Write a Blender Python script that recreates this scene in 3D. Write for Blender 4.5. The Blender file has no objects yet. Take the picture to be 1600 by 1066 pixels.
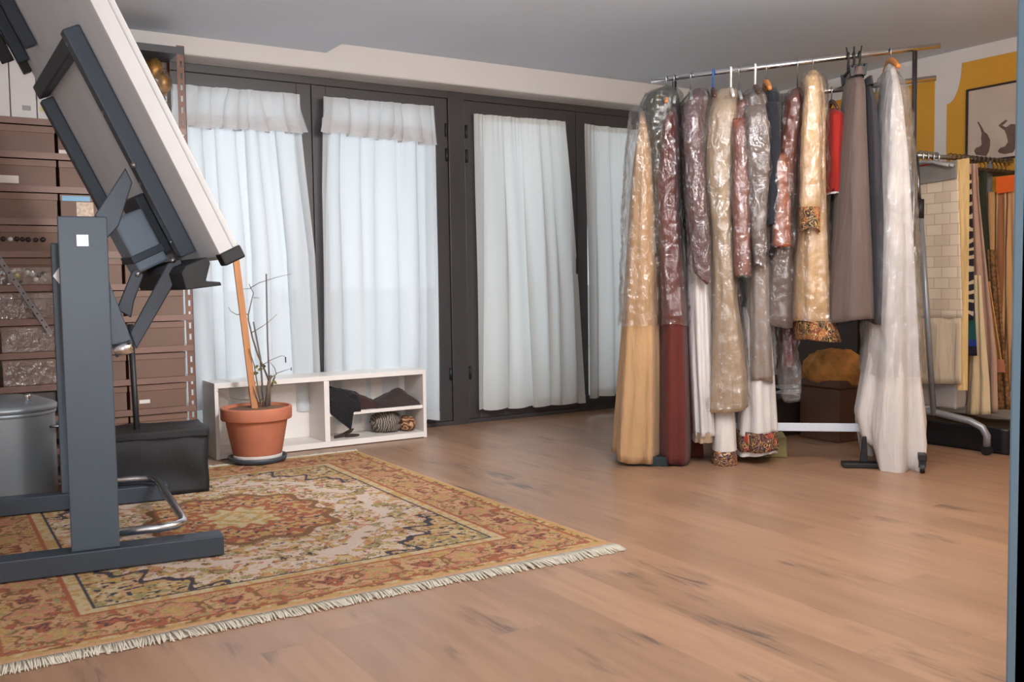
import bpy, bmesh, math, random
import numpy as np
from mathutils import Vector, Matrix, noise as mnoise
random.seed(7)
PI = math.pi
scene = bpy.context.scene
COL = scene.collection

# ------------------------------------------------------------------ camera
F = 1484.6
def _rot(p, r, y):
    Rz = Matrix.Rotation(y, 3, 'Z'); Rx = Matrix.Rotation(p, 3, 'X'); Ry = Matrix.Rotation(r, 3, 'Y')
    return Rz @ Rx @ Ry
CM = _rot(-0.0612, 0.01475647, -0.5620357)          # columns: right, forward, up
CAM = Vector((0, 0, 1.0))
RIGHT, FWD, UP = CM.col[0].copy(), CM.col[1].copy(), CM.col[2].copy()
cd = bpy.data.cameras.new('camera'); cam = bpy.data.objects.new('camera', cd); COL.objects.link(cam)
cd.sensor_width = 36.0; cd.lens = F / 1600 * 36.0; cd.clip_start = 0.02
cam.matrix_world = Matrix(((RIGHT.x, UP.x, -FWD.x, CAM.x), (RIGHT.y, UP.y, -FWD.y, CAM.y), (RIGHT.z, UP.z, -FWD.z, CAM.z), (0, 0, 0, 1)))
scene.camera = cam
def ray(x, y): return CM @ Vector(((x - 800) / F, 1, -(y - 533) / F))
def onz(x, y, z=0.0): d = ray(x, y); return CAM + d * ((z - CAM.z) / d.z)
def onY(x, y, Y): d = ray(x, y); return CAM + d * (Y / d.y)
def onX(x, y, X): d = ray(x, y); return CAM + d * (X / d.x)
def onP(x, y, p0, n): d = ray(x, y); return CAM + d * ((p0 - CAM).dot(n) / d.dot(n))

# ------------------------------------------------------------------ materials
def lin(c):
    return tuple(((v / 255) / 12.92 if v / 255 <= 0.04045 else ((v / 255 + 0.055) / 1.055) ** 2.4) for v in c) + (1.0,)
MATS = {}
def nodes(name):
    m = bpy.data.materials.new(name); m.use_nodes = True
    nt = m.node_tree; nt.nodes.clear()
    out = nt.nodes.new('ShaderNodeOutputMaterial')
    return m, nt, out
def N(nt, t, **kw):
    n = nt.nodes.new(t)
    for k, v in kw.items():
        if k in n.inputs: n.inputs[k].default_value = v
        else: setattr(n, k, v)
    return n
def L(nt, a, b): nt.links.new(a, b)
def coord(nt, scale=(1, 1, 1), kind='Object'):
    t = nt.nodes.new('ShaderNodeTexCoord'); mp = nt.nodes.new('ShaderNodeMapping')
    mp.inputs['Scale'].default_value = scale
    L(nt, t.outputs[kind], mp.inputs['Vector']); return mp.outputs['Vector']
def ramp(nt, fac, stops, interp='LINEAR'):
    r = nt.nodes.new('ShaderNodeValToRGB'); r.color_ramp.interpolation = interp
    el = r.color_ramp.elements
    while len(el) < len(stops): el.new(0.5)
    for e, (p, c) in zip(el, stops): e.position = p; e.color = c
    L(nt, fac, r.inputs['Fac']); return r.outputs['Color']
def mixc(nt, fac, a, b, mode='MIX'):
    m = nt.nodes.new('ShaderNodeMix'); m.data_type = 'RGBA'; m.blend_type = mode
    for sock, v in ((m.inputs[0], fac), (m.inputs[6], a), (m.inputs[7], b)):
        if isinstance(v, (int, float)): sock.default_value = v
        elif isinstance(v, tuple): sock.default_value = v
        else: L(nt, v, sock)
    return m.outputs[2]
def math_n(nt, op, a, b=None, c=None):
    m = nt.nodes.new('ShaderNodeMath'); m.operation = op
    for s, v in zip(m.inputs, (a, b, c)):
        if v is None: continue
        if isinstance(v, (int, float)): s.default_value = v
        else: L(nt, v, s)
    return m.outputs[0]
def bump(nt, h, strength=0.3, dist=0.01):
    b = N(nt, 'ShaderNodeBump'); b.inputs['Strength'].default_value = strength; b.inputs['Distance'].default_value = dist
    L(nt, h, b.inputs['Height']); return b.outputs['Normal']
def mat(name, c, rough=0.6, metal=0.0, var=0.08, vs=6.0, bs=0.0, bscale=200.0, spec=0.5, stretch=(1, 1, 1), sheen=0.0, coat=0.0):
    if name in MATS: return MATS[name]
    m, nt, out = nodes(name)
    p = N(nt, 'ShaderNodeBsdfPrincipled')
    p.inputs['Roughness'].default_value = rough; p.inputs['Metallic'].default_value = metal
    p.inputs['Specular IOR Level'].default_value = spec
    if sheen: p.inputs['Sheen Weight'].default_value = sheen
    if coat: p.inputs['Coat Weight'].default_value = coat; p.inputs['Coat Roughness'].default_value = 0.1
    v = coord(nt, stretch)
    base = lin(c)
    nz = N(nt, 'ShaderNodeTexNoise'); nz.inputs['Scale'].default_value = vs; nz.inputs['Detail'].default_value = 4
    L(nt, v, nz.inputs['Vector'])
    lo = tuple(x * (1 - var) for x in base[:3]) + (1,); hi = tuple(min(1, x * (1 + var)) for x in base[:3]) + (1,)
    L(nt, ramp(nt, nz.outputs['Fac'], [(0.3, lo), (0.7, hi)]), p.inputs['Base Color'])
    if bs:
        n2 = N(nt, 'ShaderNodeTexNoise'); n2.inputs['Scale'].default_value = bscale; n2.inputs['Detail'].default_value = 2
        L(nt, v, n2.inputs['Vector']); L(nt, bump(nt, n2.outputs['Fac'], bs, 0.004), p.inputs['Normal'])
    L(nt, p.outputs[0], out.inputs[0]); MATS[name] = m; return m
def cloth(name, c, var=0.1, rough=0.9, sheen=0.1, fold=.55):
    if name in MATS: return MATS[name]
    m = mat(name, c, rough, 0, var, 9.0, 0.25, 350.0, 0.2, (1, 1, 0.35), sheen)
    nt = m.node_tree; p = [n for n in nt.nodes if n.type == 'BSDF_PRINCIPLED'][0]; b0 = [n for n in nt.nodes if n.type == 'BUMP'][0]
    f = N(nt, 'ShaderNodeTexNoise'); f.inputs['Scale'].default_value = 9; f.inputs['Detail'].default_value = 3; f.inputs['Distortion'].default_value = .5
    L(nt, coord(nt, (2.2, 2.2, .35)), f.inputs['Vector'])
    b = N(nt, 'ShaderNodeBump'); b.inputs['Strength'].default_value = fold; b.inputs['Distance'].default_value = .03
    L(nt, f.outputs['Fac'], b.inputs['Height']); L(nt, b0.outputs['Normal'], b.inputs['Normal']); L(nt, b.outputs['Normal'], p.inputs['Normal'])
    return m

# ------------------------------------------------------------------ mesh building
class MB:
    def __init__(s): s.v = []; s.f = []
    def add(s, vs, fs):
        o = len(s.v); s.v += [tuple(v) for v in vs]; s.f += [tuple(i + o for i in f) for f in fs]; return s
    def box(s, c, d, R=None):
        c = Vector(c); h = Vector(d) / 2
        vs = []
        for z in (-1, 1):
            for y in (-1, 1):
                for x in (-1, 1):
                    q = Vector((x * h.x, y * h.y, z * h.z)); vs.append(c + (R @ q if R else q))
        return s.add(vs, [(0, 2, 3, 1), (4, 5, 7, 6), (0, 1, 5, 4), (2, 6, 7, 3), (0, 4, 6, 2), (1, 3, 7, 5)])
    def bb(s, x0, x1, y0, y1, z0, z1):
        return s.box(((x0 + x1) / 2, (y0 + y1) / 2, (z0 + z1) / 2), (abs(x1 - x0), abs(y1 - y0), abs(z1 - z0)))
    def loft(s, rings, cap0=True, cap1=True):
        n = len(rings[0]); o = []
        vs = [p for r in rings for p in r]; fs = []
        for i in range(len(rings) - 1):
            for j in range(n):
                k = (j + 1) % n
                fs.append((i * n + j, i * n + k, (i + 1) * n + k, (i + 1) * n + j))
        if cap0: fs.append(tuple(range(n - 1, -1, -1)))
        if cap1: fs.append(tuple((len(rings) - 1) * n + j for j in range(n)))
        return s.add(vs, fs)
    def tube(s, pts, r, n=10, cap=True):
        pts = [Vector(p) for p in pts]; rs = r if isinstance(r, (list, tuple)) else [r] * len(pts)
        rings = []; prev = None
        for i, p in enumerate(pts):
            d = (pts[min(i + 1, len(pts) - 1)] - pts[max(i - 1, 0)]).normalized()
            if prev is None:
                a = d.orthogonal().normalized()
            else:
                a = (prev - d * prev.dot(d)); a = a.normalized() if a.length > 1e-6 else d.orthogonal().normalized()
            prev = a; b = d.cross(a)
            rings.append([p + (a * math.cos(2 * PI * j / n) + b * math.sin(2 * PI * j / n)) * rs[i] for j in range(n)])
        return s.loft(rings, cap, cap)
    def cyl(s, p, q, r, n=20): return s.tube([p, q], r, n)
    def lathe(s, c, prof, n=40, axis=None):
        c = Vector(c); rings = []
        for (r, z) in prof: rings.append([c + Vector((r * math.cos(2 * PI * j / n), r * math.sin(2 * PI * j / n), z)) for j in range(n)])
        return s.loft(rings)
    def prism(s, poly, ext):
        poly = [Vector(p) for p in poly]; ext = Vector(ext); n = len(poly)
        vs = poly + [p + ext for p in poly]
        fs = [tuple(range(n)), tuple(range(2 * n - 1, n - 1, -1))]
        for i in range(n): fs.append((i, i + n, (i + 1) % n + n, (i + 1) % n))
        return s.add(vs, fs)
    def grid(s, P, nu, nv):      # P(i,j)
        vs = [P(i, j) for j in range(nv) for i in range(nu)]
        fs = [(j * nu + i, j * nu + i + 1, (j + 1) * nu + i + 1, (j + 1) * nu + i) for j in range(nv - 1) for i in range(nu - 1)]
        return s.add(vs, fs)
    def build(s, name, m, parent=None, smooth=False, bevel=0.0, solid=0.0, loc=None):
        me = bpy.data.meshes.new(name)
        loc0 = Vector(loc) if loc is not None else None
        if loc0 is not None: vs = [tuple(Vector(v) - loc0) for v in s.v]
        else: vs = s.v
        me.from_pydata(vs, [], s.f); me.update()
        bm = bmesh.new(); bm.from_mesh(me); bmesh.ops.recalc_face_normals(bm, faces=bm.faces); bm.to_mesh(me); bm.free()
        if m: me.materials.append(m)
        o = bpy.data.objects.new(name, me); COL.objects.link(o)
        if smooth:
            for p in me.polygons: p.use_smooth = True
        if parent is not None:
            o.parent = parent
            o.matrix_parent_inverse = parent.matrix_world.inverted() if parent.type != 'EMPTY' else Matrix.Translation(-parent.location)
            if parent.type != 'EMPTY': o.matrix_parent_inverse = Matrix.Identity(4)
        elif loc0 is not None: o.location = loc0
        if solid:
            d = o.modifiers.new('solid', 'SOLIDIFY'); d.thickness = solid; d.offset = 0
        if bevel:
            b = o.modifiers.new('bevel', 'BEVEL'); b.width = bevel; b.segments = 2; b.limit_method = 'ANGLE'; b.angle_limit = math.radians(40)
        return o
def tag(o, label, cat, group=None, kind=None):
    if label: o['label'] = label
    if cat: o['category'] = cat
    if group: o['group'] = group
    if kind: o['kind'] = kind
    return o
def thing(name, label, cat, loc=(0, 0, 0), group=None):
    o = bpy.data.objects.new(name, None); COL.objects.link(o); o.location = loc; o.empty_display_size = 0.1
    return tag(o, label, cat, group)
def struct(o): o['kind'] = 'structure'; return o
def smooth_interp(t): return t * t * (3 - 2 * t)

# ================================================================== ROOM
X0, X1, Y0, YW = -1.7, 5.98, -1.3, 5.90
ZC, ZL = 2.507, 2.44
m_wall = mat('white_plaster', (214, 208, 204), 0.85, 0, 0.02, 2, 0.05, 120)
m_ceil = mat('ceiling_paint', (216, 225, 236), 0.9, 0, 0.02, 1.5, 0.04, 90)
m_yel = mat('ochre_wall_paint', (208, 152, 50), 0.8, 0, 0.04, 4, 0.05, 100)
m_frame = mat('dark_window_aluminium', (66, 62, 62), 0.42, 0.0, 0.05, 3, 0.03, 300)
m_jamb = mat('blue_grey_steel_paint', (72, 90, 102), 0.5, 0, 0.08, 3, 0.06, 60)
m_black = mat('black_plastic', (26, 26, 28), 0.5, 0, 0.1)
m_chrome = mat('chrome', (225, 225, 228), 0.22, 1.0, 0.02)
m_steel = mat('brushed_steel', (170, 172, 176), 0.3, 1.0, 0.05)

def floor_mat():
    m, nt, out = nodes('oak_laminate')
    p = N(nt, 'ShaderNodeBsdfPrincipled')
    t = nt.nodes.new('ShaderNodeTexCoord'); sx = nt.nodes.new('ShaderNodeSeparateXYZ'); L(nt, t.outputs['Object'], sx.inputs[0])
    W, LEN = 0.19, 1.28
    xi = math_n(nt, 'FLOOR', math_n(nt, 'DIVIDE', sx.outputs[0], W))
    rn = N(nt, 'ShaderNodeTexWhiteNoise', noise_dimensions='1D'); L(nt, xi, rn.inputs['W'])
    yo = math_n(nt, 'ADD', math_n(nt, 'DIVIDE', sx.outputs[1], LEN), math_n(nt, 'MULTIPLY', rn.outputs['Value'], 7.3))
    yi = math_n(nt, 'FLOOR', yo)
    r2 = N(nt, 'ShaderNodeTexWhiteNoise', noise_dimensions='2D')
    cb = nt.nodes.new('ShaderNodeCombineXYZ'); L(nt, xi, cb.inputs[0]); L(nt, yi, cb.inputs[1]); L(nt, cb.outputs[0], r2.inputs['Vector'])
    # grain coordinates, offset per plank
    off = nt.nodes.new('ShaderNodeVectorMath'); off.operation = 'MULTIPLY_ADD'
    L(nt, r2.outputs['Color'], off.inputs[0]); off.inputs[1].default_value = (9, 9, 9); L(nt, t.outputs['Object'], off.inputs[2])
    mp = nt.nodes.new('ShaderNodeMapping'); mp.inputs['Scale'].default_value = (6.0, 0.7, 1); L(nt, off.outputs[0], mp.inputs['Vector'])
    g = N(nt, 'ShaderNodeTexNoise'); g.inputs['Scale'].default_value = 3.0; g.inputs['Detail'].default_value = 6; g.inputs['Distortion'].default_value = 0.6; L(nt, mp.outputs[0], g.inputs['Vector'])
    base = ramp(nt, g.outputs['Fac'], [(0.3, lin((152, 117, 93))), (0.5, lin((160, 125, 100))), (0.72, lin((168, 132, 107)))])
    tone = ramp(nt, r2.outputs['Value'], [(0.0, (0.86, 0.85, 0.84, 1)), (1.0, (1.06, 1.04, 1.02, 1))])
    base = mixc(nt, 1.0, base, tone, 'MULTIPLY')
    # knots and dark cracks running with the plank
    mk = nt.nodes.new('ShaderNodeMapping'); mk.inputs['Scale'].default_value = (4.2, 1.25, 1); L(nt, off.outputs[0], mk.inputs['Vector'])
    k = N(nt, 'ShaderNodeTexNoise'); k.inputs['Scale'].default_value = 1.5; k.inputs['Detail'].default_value = 3; L(nt, mk.outputs[0], k.inputs['Vector'])
    kf = ramp(nt, k.outputs['Fac'], [(0.575, (0, 0, 0, 1)), (0.70, (1, 1, 1, 1))])
    mc = nt.nodes.new('ShaderNodeMapping'); mc.inputs['Scale'].default_value = (17, 2.2, 1); L(nt, off.outputs[0], mc.inputs['Vector'])
    c2 = N(nt, 'ShaderNodeTexNoise'); c2.inputs['Scale'].default_value = 2.0; c2.inputs['Detail'].default_value = 4; c2.inputs['Distortion'].default_value = 1.0; L(nt, mc.outputs[0], c2.inputs['Vector'])
    cf = ramp(nt, c2.outputs['Fac'], [(0.47, (0, 0, 0, 1)), (0.60, (1, 1, 1, 1))])
    df = math_n(nt, 'MULTIPLY', math_n(nt, 'MULTIPLY', kf, cf), 0.85)
    sm = math_n(nt, 'MULTIPLY', kf, .28)
    base = mixc(nt, sm, base, lin((110, 88, 74)))
    base = mixc(nt, df, base, lin((84, 70, 62)))
    # joints
    fx = math_n(nt, 'FRACT', math_n(nt, 'DIVIDE', sx.outputs[0], W)); fy = math_n(nt, 'FRACT', yo)
    jx = math_n(nt, 'LESS_THAN', fx, 0.010); jy = math_n(nt, 'LESS_THAN', fy, 0.0018)
    j = math_n(nt, 'MULTIPLY', math_n(nt, 'MAXIMUM', jx, jy), 0.22)
    base = mixc(nt, j, base, lin((120, 88, 70)))
    L(nt, base, p.inputs['Base Color'])
    p.inputs['Roughness'].default_value = 0.36; p.inputs['Specular IOR Level'].default_value = 0.45
    L(nt, bump(nt, g.outputs['Fac'], 0.05, 0.003), p.inputs['Normal'])
    L(nt, p.outputs[0], out.inputs[0]); return m
struct(MB().bb(X0 - .1, X1 + .1, Y0 - .1, 6.1, -0.12, 0).build('floor', floor_mat()))
# ceiling with a lower section on the left
c = MB(); c.bb(2.24, X1 + .1, Y0 - .1, 6.1, ZC, ZC + .12); c.bb(X0 - .1, 2.24, Y0 - .1, 6.1, ZL, ZL + .187)
struct(c.build('ceiling', m_ceil))
# window wall: lintel beam in front of the glazing, solid ends
w = MB(); w.bb(X0, X1, 5.67, 6.1, 2.335, ZC + .01); w.bb(X0 - .1, 1.16, 5.86, 6.1, 0, 2.335); w.bb(5.36, X1 + .1, 5.67, 6.1, 0, 2.335)
struct(w.build('wall_back', m_wall, bevel=0.012))
wr = struct(MB().bb(X1, X1 + .1, Y0, 6.1, 0, ZC + .01).build('wall_right', m_wall))
struct(MB().bb(X0 - .1, X0, Y0, 6.1, 0, ZC + .01).build('wall_left', m_wall))
struct(MB().bb(X0, X1, Y0 - .1, Y0, 0, ZC + .01).build('wall_front', m_wall))
# painted ochre panels with scooped corners on the right wall
def panel(poly):
    o = MB().prism([(X1 - .006, y, z) for y, z in poly], (.005, 0, 0)).build('painted_panel', m_yel, wr); return o
pan = [(3.926, .25), (3.926, 2.15)]
for i in range(9):
    a = PI * 1.5 + i / 8 * PI / 2
    pan.append((3.926 - 0.105 + 0.105 * math.cos(PI / 2 * (1 - i / 8)) * 0 + 0.105 * (1 - math.sin(i / 8 * PI / 2)) , 2.16 + 0.255 * (1 - math.cos(i / 8 * PI / 2))))
pan += [(1.2, 2.415), (1.2, .25)]
panel(pan)
panel([(4.02, .25), (4.02, 2.34), (5.4, 2.34), (5.4, .25)])
struct(MB().bb(X1 - .015, X1, 0.7, 5.6, 0, .08).build('baseboard_right', mat('white_skirting', (205, 200, 195), .5)))

# doorway partition close to the camera, blue grey steel jamb
J = onP(1581, 400, Vector((1.2, .69, 1)), Vector((0, 1, 0)))
pw = MB(); pw.bb(J.x + .02, X1, .54, .66, 0, ZC + .005)
struct(pw.build('wall_partition', m_wall))
jb = MB(); jb.bb(J.x, J.x + .03, .52, .68, 0, 2.43); jb.bb(J.x, J.x + .05, .655, .69, 0, 2.43); jb.bb(J.x - .012, J.x + .01, .555, .58, 0, 2.43)
struct(jb.build('trim_1', m_jamb, bevel=.004))

# ---- glazed doors
def glass_mat():
    m, nt, out = nodes('window_glass')
    tr = N(nt, 'ShaderNodeBsdfTransparent'); tr.inputs[0].default_value = (0.93, 0.96, 0.97, 1)
    gl = N(nt, 'ShaderNodeBsdfGlossy'); gl.inputs['Roughness'].default_value = 0.02
    fr = N(nt, 'ShaderNodeFresnel'); fr.inputs['IOR'].default_value = 1.45
    mx = nt.nodes.new('ShaderNodeMixShader'); L(nt, fr.outputs[0], mx.inputs[0]); L(nt, tr.outputs[0], mx.inputs[1]); L(nt, gl.outputs[0], mx.inputs[2])
    L(nt, mx.outputs[0], out.inputs[0]); return m
m_glass = glass_mat()
fr = MB(); FZ = 2.335
fr.bb(1.16, 1.22, 5.88, 5.98, 0, FZ); fr.bb(3.205, 3.33, 5.875, 5.98, 0, FZ); fr.bb(5.30, 5.36, 5.88, 5.98, 0, FZ)
fr.bb(1.16, 5.36, 5.88, 5.98, FZ - .05, FZ); fr.bb(1.16, 5.36, 5.88, 5.98, 0, .03)
struct(fr.build('trim_2', m_frame, bevel=.003))
DOORS = [(1.225, 2.212), (2.218, 3.20), (3.335, 4.303), (4.309, 5.295)]
for i, (a, b) in enumerate(DOORS):
    d = MB(); S = 0.095
    d.bb(a, a + S, 5.885, 5.945, .032, FZ - .052); d.bb(b - S, b, 5.885, 5.945, .032, FZ - .052)
    d.bb(a + S, b - S, 5.885, 5.945, .032, .12); d.bb(a + S, b - S, 5.885, 5.945, FZ - .15, FZ - .052)
    o = struct(d.build('door_%d' % (i + 1), m_frame, bevel=.003))
    MB().bb(a + S, b - S, 5.91, 5.922, .12, FZ - .15).build('glass_pane', m_glass, o)
    hx = b - .012 if i in (1,) else a + .012
    if i in (1, 2):
        for z in (2.02, 1.85, .32): MB().cyl((hx, 5.878, z), (hx, 5.878, z + .09), .010, 10).build('hinge', m_black, o, True)
    if i == 2:
        h = MB(); h.bb(b - .055, b - .02, 5.87, 5.888, 1.08, 1.25); h.tube([(b - .038, 5.868, 1.2), (b - .038, 5.84, 1.2), (b - .038, 5.835, 1.17), (b - .038, 5.835, 1.06)], .010, 8)
        h.build('handle', m_black, o, bevel=.002)
# terrace outside
struct(MB().bb(-6, 14, 6.11, 30, -.14, -.02).build('ground', mat('pale_terrace_paving', (190, 188, 182), .8)))
struct(MB().bb(-6, 14, 12, 12.2, -.02, .95).build('wall_outside', mat('terrace_parapet', (205, 204, 200), .8)))

# ---- curtains
def curtain_mat(name, trans, c, seed, hemc=None):
    m, nt, out = nodes(name)
    v = coord(nt, (1, 1, 1)); w1 = N(nt, 'ShaderNodeTexNoise'); w1.inputs['Scale'].default_value = 400; L(nt, v, w1.inputs['Vector'])
    nrm = bump(nt, w1.outputs['Fac'], 0.15, 0.002)
    d = N(nt, 'ShaderNodeBsdfDiffuse'); d.inputs[0].default_value = lin(c); L(nt, nrm, d.inputs['Normal'])
    t = N(nt, 'ShaderNodeBsdfTranslucent'); t.inputs[0].default_value = lin(c)
    tr = N(nt, 'ShaderNodeBsdfTransparent')
    m1 = nt.nodes.new('ShaderNodeMixShader'); m1.inputs[0].default_value = 0.45; L(nt, d.outputs[0], m1.inputs[1]); L(nt, t.outputs[0], m1.inputs[2])
    m2 = nt.nodes.new('ShaderNodeMixShader'); m2.inputs[0].default_value = trans; L(nt, m1.outputs[0], m2.inputs[1]); L(nt, tr.outputs[0], m2.inputs[2])
    L(nt, m2.outputs[0], out.inputs[0]); return m
mc_sheer = curtain_mat('sheer_white_voile', 0.22, (236, 238, 240), 1)
mc_val = curtain_mat('white_valance_voile', 0.30, (238, 238, 238), 2)
mc_hem = curtain_mat('white_valance_hem_cloth', 0.04, (222, 218, 218), 4)
mc_cot = curtain_mat('white_cotton_curtain', 0.05, (232, 230, 226), 3)
def poly_at(pl, y):
    if y <= pl[0][0]: return pl[0][1]
    for (a, xa), (b, xb) in zip(pl, pl[1:]):
        if y <= b: return xa + (xb - xa) * (y - a) / (b - a)
    return pl[-1][1]
def curtain(left, right, k, amp, seed, Yc=5.825, nu=170, nv=60, top_amp=0.5, tr=(0, 1), dy=0.0):
    rnd = random.Random(seed); ph = [rnd.uniform(0, 6) for _ in range(6)]
    y0l, y1l = left[0][0], left[-1][0]; y0r, y1r = right[0][0], right[-1][0]
    def P(i, j):
        u = i / (nu - 1); t = tr[0] + (tr[1] - tr[0]) * j / (nv - 1)
        yl = y0l + (y1l - y0l) * t; yr = y0r + (y1r - y0r) * t
        pl = onY(poly_at(left, yl), yl, Yc); pr = onY(poly_at(right, yr), yr, Yc)
        q = pl.lerp(pr, u)
        a = amp * (.55 + .45 * math.sin(4.3 * u * PI + ph[3]) ** 2) * (top_amp + (1 - top_amp) * smooth_interp(min(1, t * 1.5)))
        wv = u + 0.036 * math.sin(2.3 * u * PI + ph[0] + t * .5) + .022 * math.sin(5.1 * u * PI + ph[1] + t * .9) + .010 * math.sin(11 * u * PI + ph[4]) + .02 * t * math.sin(3 * u * PI + ph[5])
        f = 0.68 * math.sin(2 * PI * k * wv + ph[2] + .8 * t) + 0.16 * math.sin(2 * PI * k * 1.73 * wv + ph[3]) + .17 * math.sin(2 * PI * k * .47 * wv + ph[4] + t)
        xo = .9 * a * math.cos(2 * PI * k * wv + ph[2] + .8 * t) * min(1, u * 12, (1 - u) * 12)
        f2 = 0.25 * math.sin(2 * PI * 26 * u + ph[5]) * max(0, 1 - t * 5)
        y = Yc + a * f - .2 * a + amp * .3 * f2
        return (q.x + xo, min(y, 5.878) - dy, q.z + (0.006 * math.sin(30 * u + ph[1]) if t > .98 else 0))
    return MB().grid(P, nu, nv)
def make_curtain(name, label, left, right, k, amp, seed, m, val=None, **kw):
    o = curtain(left, right, k, amp, seed, **kw).build(name, m, None, True)
    tag(o, label, 'curtain', 'curtains on the glazed doors')
    curtain(left, right, k, amp, seed, nv=6, tr=(.972, 1.0), dy=.003, **kw).build('bottom_hem', m, o, True)
    curtain(left, right, k, amp, seed, nv=6, tr=(0, .02), dy=.003, **kw).build('heading_tape', m, o, True)
    if val:
        v = curtain(val[0], val[1], k * 1.1, amp * .9, seed + 50, Yc=5.795, nv=20).build('valance', mc_val, o, True)
        v2 = curtain(val[2], val[3], k * 1.1, amp * .9, seed + 50, Yc=5.793, nv=6).build('valance_hem', mc_hem, o, True)
    return o
make_curtain('curtain', 'sheer white curtain with short valance, behind the potted plant', [(132, 270), (400, 283), (640, 292)], [(148, 467), (215, 471), (262, 476), (400, 492), (640, 503)], 8, .055, 11, mc_sheer,
             ([(132, 268), (195, 262)], [(147.5, 468), (172, 470), (207, 479)], [(178, 264), (197, 261)], [(184, 473), (209, 480)]))
make_curtain('curtain', 'sheer white curtain with short valance, left of the dark centre post', [(152, 505), (205, 503), (300, 501), (665, 506)], [(167, 677), (230, 680), (400, 682), (655, 684)], 7, .055, 23, mc_sheer,
             ([(151, 504), (175, 504), (205, 499)], [(166.5, 678), (195, 680), (226, 682)], [(184, 502), (207, 498)], [(203, 680), (228, 682.5)]))
make_curtain('curtain', 'white gathered cotton curtain slanting right, beside the dark centre post', [(178, 740), (300, 741), (641, 746)], [(190, 884), (300, 894), (450, 905), (629, 915)], 6, .058, 31, mc_cot, top_amp=.35)
make_curtain('curtain', 'white cotton curtain half hidden behind the beige dress', [(194, 911), (300, 911.5), (622, 914)], [(210, 1050), (300, 1052), (606, 1053)], 6, .06, 47, mc_cot, top_amp=.35)

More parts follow.
